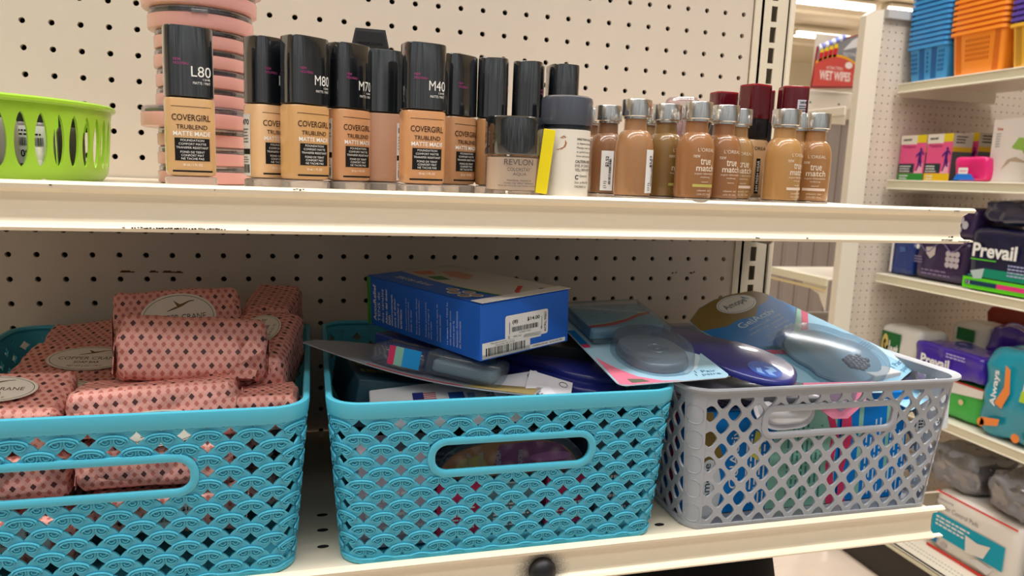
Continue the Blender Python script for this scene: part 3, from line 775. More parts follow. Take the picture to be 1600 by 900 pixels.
# stack of pink compacts
PINKC = mat('pink_compact_plastic', (240, 176, 166), .3, coat=.4)
CLR2 = clear_mat('clear_compact_lid', (250, 246, 248), refl=.14, alpha=.05)
zz = UPZ; k = 0
stack = [(7.15, 1.44), (7.15, 1.43), (7.16, 1.44), (6.97, 1.72), (7.15, 1.44), (7.17, 1.43), (7.14, 1.45), (7.18, 1.46), (7.16, 1.62), (7.14, 1.76), (7.3, 1.78)]
names = ['lowest', 'second from the bottom', 'third from the bottom', 'wide one sticking out left of its neighbours', 'first above the wide one', 'second above the wide one', 'third above the wide one', 'fourth from the top', 'third from the top', 'wide second from the top', 'topmost, cut by the photo edge']
for (cx, r), nm in zip(stack, names):
    hh = .6 if r < 1.6 else .66
    t = thing('pink_compact', 'round pink compact in the stack, ' + nm, 'makeup compact', (cx, -6.0 + random.uniform(-.04, .04), zz), (0, 0, random.uniform(-20, 20)), 'stacked pink compacts')
    b = MB(); b.lathe([(r - .1, 0.0), (r - .02, .03), (r, .08), (r, hh * .66), (r - .05, hh * .69)], PINKC, 56); b.build('case', t)
    b = MB(); b.lathe([(r - .04, hh * .70), (r - .03, hh * .73), (r - .04, hh * .93), (r - .1, hh - .004), (r - .4, hh - .002)], CLR2, 56, capb=False); b.build('clear_lid', t)
    b = MB(); b.lathe([(r - .14, hh * .70), (r - .14, hh * .86), (.2, hh * .87)], mat('compact_interior_shadow', (96, 78, 92), .5), 40); b.build('powder_pan', t)
    b = MB(); b.box((.0, -r + .01, hh * .72), (.5, .09, .12), CLR2, .02); b.build('latch', t)
    zz += hh

# ------------------------------------------------------------------ green round basket with its contents
LIME = mat('lime_plastic', (160, 208, 54), .32, coat=.2)
gc = (.72, -8.3)
t = thing('round_basket', 'lime green slotted round basket at the left end of the makeup shelf', 'basket', (gc[0], gc[1], UPZ))
b = MB(); GR = 4.05; n = 50; H_ = 2.22
def gb(a, z, o=0.0):
    r = GR - .18 + .16 * min(1, z / H_) - (max(0, .35 - z) ** 2) * 1.6 + o; return (r * cos(a), r * sin(a), z)
for i in range(n):
    a0 = 2 * pi * i / n; a1 = 2 * pi * (i + 1) / n; am = (a0 + a1) / 2; da = (a1 - a0) / 2
    K = 16; zs = [.42 + 1.42 * k / K for k in range(K + 1)]
    def hw(z):
        q = (z - .42) / 1.42; return da * .68 * max(0.02, (sin(pi * q)) ** .55 * (1.0 - .28 * (q - .5)))
    for sgn in (-1, 1):
        vs = []
        for o in (0.035, -.035):
            for z in zs: vs += [gb(am + sgn * da, z, o), gb(am + sgn * hw(z), z, o)]
        m_ = 2 * (K + 1); fs = []
        for k in range(K):
            q = [2 * k, 2 * k + 1, 2 * k + 3, 2 * k + 2]
            if sgn > 0: q = q[::-1]
            fs.append(q); fs.append([m_ + x for x in q[::-1]]); fs.append([2 * k + 1, m_ + 2 * k + 1, m_ + 2 * k + 3, 2 * k + 3])
        b.add(vs, fs, LIME, True)
for o in (.035, -.035): b.lathe([(math.hypot(*gb(0, z, o)[:2]), z) for z in (1.84, 1.95, 2.1)], LIME, 80, capb=False, capt=False)
for o in (.035, -.035): b.lathe([(math.hypot(*gb(0, z, o)[:2]), z) for z in (.04, .12, .2, .3, .42)], LIME, 80, capb=(o > 0), capt=False)
b.build('slotted_wall', t, autosm=60)
b = MB(); b.lathe([(GR - .02, 2.08), (GR + .08, 2.08), (GR + .13, 2.13), (GR + .13, 2.2), (GR + .06, 2.25), (GR - .04, 2.25), (GR - .08, 2.2)], LIME, 80, capb=False, capt=False); b.build('rim', t)
def tin(x, y, r, h, rgb, label, lid=None, price=None, rot=(0, 0, 0), z=.06):
    o = thing('lotion_bottle', label, 'bottle', (gc[0] + x, gc[1] + y, UPZ + z), rot)
    m = mat('tube_%d_%d_%d' % rgb, rgb, .3, coat=.3)
    q = MB(); q.lathe([(r * .9, 0), (r, .08), (r, h - .15), (r * .85, h)], m, 32); q.build('body', o)
    q = MB(); lm = mat('tube_cap_%d_%d_%d' % (lid or (40, 40, 42)), lid or (40, 40, 42), .35)
    q.lathe([(r * .8, h + .004), (r * .82, h + .03), (r * .8, h + .3), (r * .7, h + .33)], lm, 28); q.build('cap', o)
    if price:
        q = MB(); f = section(2, 1, 1, r + .004); sticker(q, f, 0, .45, .98, 1.0)
        g = lambda u, v: f(u, v, .012)
        q.text('$0.99', -.42, .62, .5, .22, BLACK, g, rot=180, bold=.02); q.text('(11)', .18, .62, .22, .22, BLACK, g, rot=180)
        q.barcode(-.4, .92, .8, .22, BLACK, g); q.lines(-.4, 1.3, .8, 2, .1, BLACK, g); q.build('price_sticker', o)
tin(1.55, -2.95, .36, 1.75, (176, 168, 156), 'grey capped tube at the far left inside the lime basket')
tin(2.15, -2.45, .36, 1.6, (168, 160, 150), 'grey tube inside the lime basket, left of the price sticker one')
tin(2.55, -1.5, .52, 1.55, (120, 112, 104), 'dark tube with an upside-down price sticker inside the lime basket', price=True)
tin(3.15, -.35, .36, 1.5, (66, 58, 48), 'brown black tube at the right inside the lime basket', (30, 28, 26))
tin(1.2, -.6, .8, 1.95, (50, 52, 50), 'dark bottle rising just above the lime basket rim at the photo edge', (40, 60, 40), z=.07)
tin(1.9, -3.15, .14, .5, (206, 130, 80), 'small orange tube at the bottom of the lime basket', (190, 120, 80), rot=(0, 0, 0))
tin(2.9, -2.25, .16, .55, (232, 226, 210), 'small white pot at the bottom of the lime basket', (235, 230, 215))

# ------------------------------------------------------------------ wrapped soap bars
def soap_paper():
    m = bpy.data.materials.new('printed_wrapping_paper'); m.use_nodes = True; nt = m.node_tree; b = nt.nodes['Principled BSDF']; L = nt.links.new
    uv = nt.nodes.new('ShaderNodeUVMap'); sp = nt.nodes.new('ShaderNodeSeparateXYZ'); L(uv.outputs[0], sp.inputs[0])
    def mth(op, a, b_=None):
        n = nt.nodes.new('ShaderNodeMath'); n.operation = op
        for i, q in enumerate((a, b_)):
            if q is None: continue
            if isinstance(q, (int, float)): n.inputs[i].default_value = q
            else: L(q, n.inputs[i])
        return n.outputs[0]
    def lat(px, py, ox, oy, sx, sy):
        """1 inside small diamonds centred on a px x py grid shifted by ox, oy"""
        a = mth('MULTIPLY', mth('ABSOLUTE', mth('SUBTRACT', mth('FRACT', mth('ADD', mth('DIVIDE', sp.outputs[0], px), ox)), .5)), px / sx)
        c = mth('MULTIPLY', mth('ABSOLUTE', mth('SUBTRACT', mth('FRACT', mth('ADD', mth('DIVIDE', sp.outputs[1], py), oy)), .5)), py / sy)
        return mth('LESS_THAN', mth('ADD', a, c), 1.0)
    def union(a, b_): return mth('MAXIMUM', a, b_)
    dark = union(lat(.48, .84, 0, 0, .082, .1), lat(.48, .84, .5, .5, .082, .1))
    med = union(lat(.24, .42, 0, 0, .07, .09), lat(.24, .42, .5, .5, .07, .09))
    pale = union(lat(.24, .42, .5, 0, .1, .2), lat(.24, .42, 0, .5, .1, .2))
    tc = nt.nodes.new('ShaderNodeTexCoord')
    def mix(f, c1, c2):
        n = nt.nodes.new('ShaderNodeMixRGB'); L(f, n.inputs[0])
        for i, q in ((1, c1), (2, c2)):
            if isinstance(q, tuple): n.inputs[i].default_value = col(*q)
            else: L(q, n.inputs[i])
        return n.outputs[0]
    c = mix(pale, (226, 152, 138), (234, 168, 156)); c = mix(med, c, (196, 110, 98)); c = mix(dark, c, (84, 48, 48)); L(c, b.inputs['Base Color'])
    b.inputs['Roughness'].default_value = .55
    v = nt.nodes.new('ShaderNodeTexVoronoi'); v.feature = 'DISTANCE_TO_EDGE'; v.inputs['Scale'].default_value = 38; L(tc.outputs['Object'], v.inputs['Vector'])
    n = nt.nodes.new('ShaderNodeTexNoise'); n.inputs['Scale'].default_value = 60; L(tc.outputs['Object'], n.inputs['Vector'])
    bp = nt.nodes.new('ShaderNodeBump'); bp.inputs['Strength'].default_value = .8; bp.inputs['Distance'].default_value = .004
    L(mth('ADD', mth('MULTIPLY', v.outputs[0], 1.2), n.outputs['Fac']), bp.inputs['Height']); L(bp.outputs['Normal'], b.inputs['Normal'])
    return m
SOAP = soap_paper(); LBL = mat('cream_paper_label', (236, 228, 214), .6); INK = flat((92, 78, 66)); GOLD = flat((120, 98, 60))
def soap(loc, rot, dims, label, lab=None, price=None, seed=0):
    """wrapped bar centred on loc; lab: face the oval label sits on ('top', 'front'), dims in inches"""
    t = thing('soap_bar', label, 'soap', loc, rot, 'pink wrapped soap bars')
    L, W, H = dims; bmx = bmesh.new(); bmesh.ops.create_cube(bmx, size=1.0)
    bmesh.ops.subdivide_edges(bmx, edges=list(bmx.edges), cuts=15, use_grid_fill=True)
    r = min(W, H) * .22
    for v in bmx.verts:
        p = Vector((v.co.x * L, v.co.y * W, v.co.z * H)); q = Vector((max(-L / 2 + r, min(L / 2 - r, p.x)), max(-W / 2 + r, min(W / 2 - r, p.y)), max(-H / 2 + r, min(H / 2 - r, p.z))))
        d = p - q
        if d.length > 1e-6: p = q + d.normalized() * r
        e = abs(v.co.x) * 2; k = noise.noise(p * .9 + Vector((seed * 7.1, 3, 1)))
        p += Vector((0, p.y / W, p.z / H)) * (k * .12 - .02)
        if e > .86:      # pleated ends
            a = math.atan2(p.z / H, p.y / W); p.x -= math.copysign(.10 * abs(sin(2 * a + .6)) * (e - .8) * 4, p.x)
            p += Vector((0, noise.noise(p * 3.1), noise.noise(p * 2.7 + Vector((9, 9, 9))))) * .1
        p += p.normalized() * noise.noise(p * 2.6 + Vector((seed, 0, 5))) * .035
        v.co = p
    b = MB(); b.bm(bmx, SOAP, True); b.build('paper_wrap', t, uvbox=True, autosm=28)
    b = MB()
    for sx in (-1, 1):
        x = sx * (L / 2 + .01)
        b.add([(x, -W * .34, -H * .4), (x, W * .34, -H * .4), (x + sx * .03, W * .1, H * .18), (x + sx * .03, -W * .1, H * .18), (x + sx * .02, -W * .34, -H * .4), (x + sx * .02, W * .34, -H * .4), (x + sx * .06, W * .1, H * .18), (x + sx * .06, -W * .1, H * .18)],
              [[0, 1, 2, 3], [7, 6, 5, 4], [0, 3, 7, 4], [1, 5, 6, 2], [2, 6, 7, 3], [0, 4, 5, 1]], SOAP)
    b.build('folded_end', t, uvbox=True)
    if seed == 1:      # loose triangular fold near the right end
        b = MB(); y = -W / 2 - .03
        b.add([(1.15, y, .25), (1.3, y - .1, -.1), (1.22, y - .16, -.55), (1.75, y - .12, -.75), (1.95, y + .02, -.1), (1.5, y - .02, .2), (.9, y - .05, -.95), (1.7, y - .02, -.98)], [[0, 1, 5], [1, 2, 3, 4, 5], [2, 6, 7, 3], [5, 1, 0], [5, 4, 3, 2, 1], [3, 7, 6, 2]], SOAP); b.build('loose_fold', t, uvbox=True)
    if lab:
        if lab == 'top': f = plane_f((0, 0, H / 2), (1, 0, 0), (0, 1, 0), lift=.07); rv = W * .3
        elif lab == 'front': f = plane_f((0, -W / 2, 0 if seed != 2 else -.52), (1, 0, 0), (0, 0, 1), (0, -1, 0), lift=.07); rv = H * .38
        else: f = plane_f((0, -W / 2, 0), (-1, 0, 0), (0, 0, -1), (0, -1, 0), lift=.07); rv = H * .38
        ru = min(L * .29, 1.3); b = MB(); n = 36
        f0 = f; f = lambda u, v: tuple(Vector(f0(u, v)) )
        b.disc(0, 0, ru, rv, LBL, f, n)
        f3 = lambda u, v: tuple(Vector(f0(u, v)) + (Vector(f0(0, 0)) - Vector((0, 0, 0))).normalized() * .006)
        for s_ in range(40):
            a, c_ = 2 * pi * s_ / 40, 2 * pi * (s_ + 1) / 40
            b.add([f3(ru * .93 * cos(a), rv * .92 * sin(a)), f3(ru * .93 * cos(c_), rv * .92 * sin(c_)), f3(ru * .915 * cos(c_), rv * .90 * sin(c_)), f3(ru * .915 * cos(a), rv * .90 * sin(a))], [[0, 1, 2, 3]], INK)
        b.text('COPPER CRANE', -ru * .72, -rv * .12, ru * 1.44, rv * .24, INK, f3, bold=.0); b.text('SOAP BAR', -ru * .3, -rv * .42, ru * .6, rv * .18, INK, f3, bold=.01); b.text('NET WT 6 OZ / 170 G', -ru * .4, -rv * .7, ru * .8, rv * .13, INK, f3)
        # flying crane
        b.poly([(-.02 * ru, rv * .38), (.12 * ru, rv * .46), (.30 * ru, rv * .62), (.42 * ru, rv * .64), (.44 * ru, rv * .68), (.30 * ru, rv * .67), (.1 * ru, rv * .56), (-.04 * ru, rv * .52)], GOLD, f3)
        b.poly([(-.04 * ru, rv * .5), (.06 * ru, rv * .52), (-.12 * ru, rv * .72)], GOLD, f3); b.poly([(-.02 * ru, rv * .38), (-.3 * ru, rv * .26), (-.28 * ru, rv * .3), (-.04 * ru, rv * .46)], GOLD, f3)
        b.build('oval_label', t)
    if price:
        b = MB(); f = plane_f((0, -W / 2, 0), (1, 0, 0), (0, 0, 1), (0, -1, 0), lift=.07)
        f3 = plane_f((0, -W / 2, 0), (1, 0, 0), (0, 0, 1), (0, -1, 0), lift=.078); u0, v0 = price
        b.poly(rrect(u0, v0, u0 + 1.3, v0 + .7, .08, 3), WHITE, f); b.text('$1.93', u0 + .7, v0 + .45, .45, .14, BLACK, f3, bold=.02); b.barcode(u0 + .1, v0 + .15, .8, .22, BLACK, f3); b.build('price_sticker', t)
    return t
soap((7.15, -9.35, -11.85), (-22, 4, 8), (4.25, 1.75, 1.95), 'large pink soap bar on top of the pile, tilted towards the front', seed=1)
soap((6.3, -10.35, -13.15), (-8, -2, 5), (4.5, 2.3, 1.35), 'pink soap bar lying at the front rim below the tilted top bar', lab='front', seed=2)
soap((1.95, -10.2, -13.25), (13, 3, 4), (4.0, 2.5, 1.3), 'pink soap bar at the front left with its label cut by the photo edge', lab='top', seed=3)
soap((2.9, -8.0, -14.0), (14, 0, -2), (4.4, 2.6, 1.2), 'pink soap bar in the left stack, oval label slightly showing under the one above', lab='top', seed=4)
soap((3.35, -5.9, -13.45), (16, 1, -4), (4.5, 2.6, 1.2), 'pink soap bar on top of the left stack with its whole oval label showing', lab='top', seed=5)
soap((3.3, -3.2, -13.05), (12, -4, 4), (4.3, 2.5, 1.2), 'pink soap bar at the back left touching the back wall of the basket', seed=6)
soap((6.2, -5.9, -11.75), (-30, -3, 8), (4.1, 1.5, 2.3), 'pink soap bar standing behind the top bar, crane on its oval label', lab='front', seed=7)
soap((9.15, -3.6, -12.0), (0, -8, 82), (3.4, 1.9, 1.9), 'pink soap bar at the back right corner, highest above the rim', seed=8)
soap((8.95, -7.3, -12.75), (0, -12, 80), (4.2, 2.3, 2.2), 'pink soap bar leaning along the right wall, small round label at its left', lab='top', seed=9)
soap((8.95, -10.15, -13.45), (-4, 0, 2), (2.6, 2.2, 1.1), 'pink soap bar tucked in the front right corner of the left basket', seed=10)
for i, (x, y, z, rz, pr) in enumerate([(2.0, -10.4, -14.9, 3, None), (6.35, -10.6, -14.65, -2, None), (6.6, -10.65, -16.05, 2, (-.3, -.3)), (2.3, -10.6, -16.6, -4, (.2, -.1)), (8.6, -7.6, -14.9, 82, None), (8.6, -7.6, -16.4, 86, None), (4.6, -7.4, -16.9, 0, None), (3.4, -6.8, -15.1, 8, None)]):
    soap((x, y, z), (random.uniform(-4, 4), random.uniform(-3, 3), rz), (4.2 if i < 4 else 3.9, 2.1, 1.25), ['pink soap bar seen left in the handle opening of the left basket', 'pink soap bar seen right in the handle opening of the left basket', 'pink soap bar with a price sticker behind the lattice below the handle', 'lower left pink soap bar behind the lattice of the left basket', 'pink soap bar deep at the right side of the left basket, upper', 'pink soap bar deep at the right side of the left basket, lowest', 'pink soap bar at the bottom middle of the left basket', 'pink soap bar buried in the middle of the left basket'][i], price=pr, seed=20 + i)

# ------------------------------------------------------------------ blue boxed device
BLUE = mat('royal_blue_carton', (32, 102, 206), .42, coat=.05, spec=.3)
t = thing('product_box', 'royal blue carton with a $14.00 price sticker lying on the middle basket', 'box', (15.7, -11.5, -11.93), (2.5, .4, -63.3))
Lx, Wy, Hz = 6.7, 3.9, 1.85
b = MB(); b.box((-Lx / 2, Wy / 2, Hz / 2), (Lx, Wy, Hz - .03), BLUE, .025, 1); b.build('carton', t)
b = MB(); ty = Hz + .0
top = plane_f((-Lx, 0, ty - .004), (1, 0, 0), (0, 1, 0)); 
gr = flat((70, 150, 60)); 
b.quad(0, .0, Lx, Wy, BLUE, top); top2 = plane_f((-Lx, 0, ty + .004), (1, 0, 0), (0, 1, 0)); top3 = plane_f((-Lx, 0, ty + .012), (1, 0, 0), (0, 1, 0)); top4 = plane_f((-Lx, 0, ty + .02), (1, 0, 0), (0, 1, 0))
b.poly([(0, 1.5), (2.0, 1.25), (4.4, 1.15), (Lx, 1.5), (Lx, Wy), (0, Wy)], flat((196, 192, 184)), top2)
b.poly([(4.0, 1.08), (5.6, 1.16), (Lx, 1.42), (Lx, 1.52), (5.6, 1.27), (4.0, 1.18)], gr, top3)
b.poly([(5.2, 2.9), (5.9, 2.1), (6.6, 1.75), (6.64, 1.85), (6.0, 2.25), (5.35, 3.0)], flat((190, 60, 56)), top3)
b.poly([(1.1, 2.6), (2.2, 2.2), (3.2, 2.3), (2.6, 3.0), (1.4, 3.1)], flat((200, 150, 128)), top3); b.poly([(.4, 1.7), (1.2, 1.6), (1.5, 2.1), (.7, 2.4)], flat((210, 130, 110)), top3)
b.poly([(1.7, 1.5), (2.5, 1.4), (2.8, 1.8), (2.0, 2.0)], flat((70, 130, 70)), top3)
b.text('TENS Pain Reliever', 1.0, .5, 2.3, .3, WHITE, top3)
for u, v in ((4.3, .75), (4.75, .45), (5.05, .85), (5.6, .72), (5.4, .38)): b.disc(u, v, .28, .2, WHITE, top3); b.disc(u, v, .22, .15, flat((170, 150, 140)), top4)
b.disc(6.2, 3.2, .2, .16, flat((60, 66, 74)), top3)
b.build('printed_top', t)
b = MB(); f = plane_f((-Lx, 0, 0), (1, 0, 0), (0, 0, 1), (0, -1, 0)); f2 = plane_f((-Lx, 0, 0), (1, 0, 0), (0, 0, 1), (0, -1, 0), .01)
b.quad(0, .02, .24, Hz - .04, flat((70, 150, 60)), f)
cols_ = [('AccuRelief', .42, 1.35, .2, True), ('TENS de', .72, 1.1, .16, False), ('dos canales', .98, 1.25, .15, False), ('Alivio del dolor', 1.25, 1.3, .13, True), ('con', 1.45, .35, .12, True), ('electroterapia', 1.62, 1.15, .13, True), ('para el dolor', 1.82, 1.05, .13, True), ('muscular y', 2.02, .9, .13, True), ('artritico', 2.2, .7, .12, True),
         ('Sus poderosos y son', 2.55, 1.15, .08, False), ('personalizados para', 2.7, 1.05, .08, False), ('aliviar su dolor', 2.85, .8, .08, False), ('Para espalda, brazo', 3.2, 1.25, .08, False), ('Dual y 4 almohadillas', 3.35, 1.2, .08, False), ('Cuidado portatil para', 3.75, 1.2, .08, False), ('usar en el hogar o', 3.9, 1.0, .08, False), ('para viajar', 4.05, .6, .08, False), ('No hecha de ligera de', 4.4, 1.25, .08, False), ('conducta natural', 4.55, .9, .08, False), ('La terapia con TENS ha', 4.95, 1.4, .09, False), ('sido probada como', 5.12, 1.15, .09, False), ('efectiva por la', 5.29, .85, .09, False), ('Asociacion Americana', 5.46, 1.2, .09, False), ('de Fisioterapia', 5.63, .9, .09, False)]
for s_, u, w_, h_, bo in cols_: b.text(s_, u, .22, h_, w_, WHITE, f, rot=90, bold=.02 if bo else 0)
b.build('side_text', t)
b = MB(); e = plane_f((0, 0, 0), (0, 1, 0), (0, 0, 1), (1, 0, 0)); e2 = plane_f((0, 0, 0), (0, 1, 0), (0, 0, 1), (1, 0, 0), .01); e3 = plane_f((0, 0, 0), (0, 1, 0), (0, 0, 1), (1, 0, 0), .018)
b.quad(.06, .06, 3.75, .2, WHITE, e); b.quad(.06, .06, 2.1, .58, WHITE, e); b.text('Manufactured for: Carex', .4, .5, 1.0, .05, BLACK, e2); b.text('Sioux Falls, SD 57104', .6, .42, .8, .05, BLACK, e2); b.barcode(.2, .14, 1.7, .26, BLACK, e2); b.text('LOT#/REF/SN ACRL-9001', 2.2, .1, .7, .06, BLACK, e2); b.text('Part No: ACRL-9001', 3.0, .11, .6, .06, BLACK, e2)
b.build('barcode_panel', t)
b = MB(); b.poly(rrect(1.0, .48, 2.9, 1.32, .08, 3), WHITE, e2); b.poly(rrect(1.8, .42, 2.6, .6, .05, 3), WHITE, e2)
b.text('(8)', 1.3, 1.0, .24, .15, BLACK, e3, bold=.02); b.text('$14.00', 1.95, 1.02, .56, .14, BLACK, e3, bold=.02); b.barcode(1.28, .76, 1.2, .16, BLACK, e3); b.text('017669111012', 1.6, .68, .5, .05, BLACK, e3); b.text('MSC AC', 1.35, .57, .35, .06, BLACK, e3)
b.text('ACRL-9001', 2.72, .55, .1, .66, BLACK, e3, rot=90, bold=.01); b.quad(2.6, .7, 2.62, 1.1, BLACK, e3); b.quad(1.17, .7, 1.19, 1.1, BLACK, e3); b.text('0', 1.12, .56, .07, .1, BLACK, e3); b.text('0', 2.56, .66, .07, .1, BLACK, e3)
b.build('price_sticker', t, label='white $14.00 price sticker')
b = MB(); b.box((-Lx / 2 + .04, Wy / 2, Hz + .03), (Lx + .08, Wy + .02, .015), BLUE); b = MB()
b.box((-.2, Wy / 2 - .0, Hz + .035), (.55, Wy + .02, .012), flat((226, 224, 220))); b.build('lifted_flap', t)

# ------------------------------------------------------------------ blister packages
BLIST = clear_mat('clear_blister', (250, 253, 255), refl=.07, alpha=.05, edge=.35, rough=.04)
BLIST2 = clear_mat('grey_gel_blister', (226, 234, 240), refl=.05, alpha=.13, milk=(170, 186, 198), edge=.2, rough=.15, fm=.25)
SKY = flat((150, 200, 226), .5, .08); AZURE = flat((0, 122, 206), .5, .08); PINKP = flat((214, 60, 104), .5, .08); MINT = flat((140, 196, 176), .5, .08); OLV = flat((132, 110, 52), .5, .1); ROSE = flat((238, 150, 170), .3, .5)
NAVY = mat('navy_insole', (34, 42, 122), .3, coat=.5)
CARDW = flat((226, 232, 236), .4, .3)
def insole_outline(L, W, n=40):
    """foot-like outline, heel at u=0, ball at u=L"""
    out = []
    for k in range(n):
        a = 2 * pi * k / n; x = cos(a); y = sin(a)
        u = L / 2 + L / 2 * math.copysign(abs(x) ** .8, x)
        q = u / L; wd = W / 2 * (.66 + .34 * (1 / (1 + math.exp(-(q - .45) * 9)))) * (1 - .10 * math.exp(-((q - .42) / .12) ** 2))
        out.append((u, wd * math.copysign(abs(y) ** .75, y)))
    return out
def dome(mb, outline, z0, h, m, taper=.9, steps=4, solid=True):
    cx = sum(p[0] for p in outline) / len(outline); cy = sum(p[1] for p in outline) / len(outline)
    vs = []; fs = []; n = len(outline)
    for k in range(steps + 1):
        q = k / steps; s_ = 1 - (1 - taper) * q ** 2.2; z = z0 + h * sin(pi / 2 * q)
        vs += [(cx + (x - cx) * s_, cy + (y - cy) * s_, z) for x, y in outline]
    for k in range(steps):
        for i in range(n): fs.append([k * n + i, k * n + (i + 1) % n, (k + 1) * n + (i + 1) % n, (k + 1) * n + i])
    fs.append([steps * n + i for i in range(n)])
    if solid: fs.append(list(range(n))[::-1])
    mb.add(vs, fs, m, True)

# big package leaning in the grey basket: u = long axis, v = across, origin = top hanging end, lower side
pk = thing('insole_package', 'large blister pack of gel insoles with a gold top, leaning in the grey basket', 'insole package', (30.56, -3.5, -10.93), frame=((.5, -.82, -.29), (.87, .48, .15)))
LW, WW = 7.55, 6.0
# local frame: x along the pack, y = 0 at the far edge, going to -WW at the near edge
out = [(-.35, -WW * .5), (-.25, -WW * .3), (.1, -.4), (.5, -.05), (1.1, .0)] + [(LW - .35, 0), (LW - .1, -.1), (LW, -.35)] + [(LW, -3.5), (LW - 1.6, -WW), (.9, -WW), (.2, -WW + .3), (-.25, -WW * .72)]
b = MB(); b.prism(out[::-1], -.03, 0, CARDW, mtop=SKY); b.build('backing_card', pk)
f = lambda u, v: (u, v, .006); f2 = lambda u, v: (u, v, .012); f3 = lambda u, v: (u, v, .018); f4 = lambda u, v: (u, v, .024)
b = MB()
b.poly([(-.33, -WW * .5), (-.23, -WW * .3), (.1, -.4), (.5, -.07), (.75, -.02), (1.05, -.6), (1.1, -1.6), (1.55, -2.6), (1.3, -3.6), (1.35, -4.6), (1.0, -WW + .05), (.9, -WW + .02), (.2, -WW + .32), (-.23, -WW * .72)], OLV, f)
b.poly([(.75, -.02), (1.05, -.6), (1.1, -1.6), (1.55, -2.6), (1.3, -3.6), (1.35, -4.6), (1.0, -WW + .05), (3.6, -WW + .05), (3.6, -4.0), (3.35, -2.8), (2.9, -1.6), (2.2, -.03)], AZURE, f)
def band(u0, u1, m, ff): b.poly([(2.1 + u0, -.03), (2.75 + u0, -1.3), (3.3 + u0, -2.6), (3.5 + u0 * 1.3, -3.9), (3.0 + u0, -4.9), (3.0 + u1, -4.9), (3.5 + u1 * 1.3, -3.9), (3.3 + u1, -2.6), (2.75 + u1, -1.3), (2.1 + u1, -.03)], m, ff)
band(0, .42, MINT, f); band(.3, .62, PINKP, f2)
b.disc(.45, -2.35, .62, 1.35, CARDW, f2); b.disc(.45, -2.35, .56, 1.28, flat((150, 160, 172)), f3); b.disc(.45, -2.35, .53, 1.24, flat((226, 226, 222)), f4)
f5 = lambda u, v: (u, v, .03)
b.text('Amope', .25, -3.35, .42, 1.75, flat((70, 84, 96)), f5, rot=90, bold=.01)
b.poly([(.15, -1.55), (.5, -1.3), (.3, -1.62)], AZURE, f5)
b.text('GelActiv', 1.5, -4.2, .34, 2.9, flat((200, 226, 240)), f2, rot=90, bold=.005); 
for i, (s_, w_) in enumerate((('everyday heels insoles', 2.7), ('semelles pour chaussures', 2.9), ('a talons', 1.2), ('slim insoles, soft gel', 2.2), ('coussins en gel souple', 2.4))): b.text(s_, 2.0 + i * .24, -1.35 - w_ - i * .1, .12, w_, flat((200, 226, 240)), f2, rot=90)
b.text('1 Pair', LW - .72, -1.3, .24, .85, flat((70, 130, 170)), f2, rot=90); b.text('1 paire', LW - .38, -1.5, .28, 1.1, flat((70, 130, 170)), f2, rot=90)
b.poly([(4.6, -.05), (7.2, -.05), (7.3, -.6), (6.0, -.4)], flat((190, 218, 234)), f); b.lines(5.3, -.85, .7, 5, .12, flat((110, 160, 196)), f2, rot=90)
b.build('printed_front', pk)
ins = [(2.1 + 2.1 * math.copysign(abs(cos(a)) ** .8, cos(a)), (2.35 - .25 * (cos(a) < 0)) * math.copysign(abs(sin(a)) ** .8, sin(a))) for a in [2 * pi * k / 48 for k in range(48)]]; ol = [(2.95 + u, -2.9 + v) for u, v in ins]
b = MB(); dome(b, ol, .02, .26, BLIST2, .97, 5, solid=False); b.build('clear_blister', pk)
b = MB(); ol = [(3.3 + u * .85, -2.9 + v * .85) for u, v in ins]; dome(b, ol, .03, .12, mat('pale_gel', (130, 166, 188), .5, coat=.1, spec=.2), .95, 3); b.build('gel_insole', pk)
b = MB()
for i in range(-2, 3):
    for j in range(-2, 3):
        if abs(i) + abs(j) < 4: b.lathe([(.13, 0), (.12, .05), (.07, .1), (.01, .115)], mat('grey_gel_dots', (96, 104, 124), .25, coat=.5), 12, T=Matrix.Translation((6.0 + i * .17, -2.7 + j * .24 + (i % 2) * .12, .15)))
b.build('gel_dot_cluster', pk)
# second pack behind it
pk2 = thing('insole_package', 'blister pack with a navy insole behind the large gold-topped pack', 'insole package', (32.1, -3.3, -11.75), frame=((.42, -.87, -.26), (.9, .42, .12)))
out = [(0, -3.6), (0, -.5), (.5, 0), (7.6, 0), (8.0, -.4), (8.0, -3.6)]
b = MB(); b.prism(out[::-1], -.03, 0, CARDW, mtop=SKY); b.build('backing_card', pk2)
b = MB(); ol = [(3.2 + u * .9, -1.35 + v * .72) for u, v in insole_outline(4.8, 3.2)]; dome(b, ol, .02, .16, NAVY, .95, 3); b.build('navy_insole', pk2)
b = MB(); ol = [(2.4 + u, -1.4 + v * .82) for u, v in insole_outline(5.3, 3.2)]; dome(b, ol, .01, .35, BLIST, .94, 4, solid=False); b.build('clear_blister', pk2)
b = MB(); b.poly([(.3, -.2), (1.6, -.05), (1.7, -1.2), (.9, -1.6), (.3, -1.2)], flat((236, 226, 206)), f); b.poly([(.5, -1.1), (1.5, -.5), (1.65, -1.3), (.9, -1.55)], PINKP, f2); b.build('printed_front', pk2)

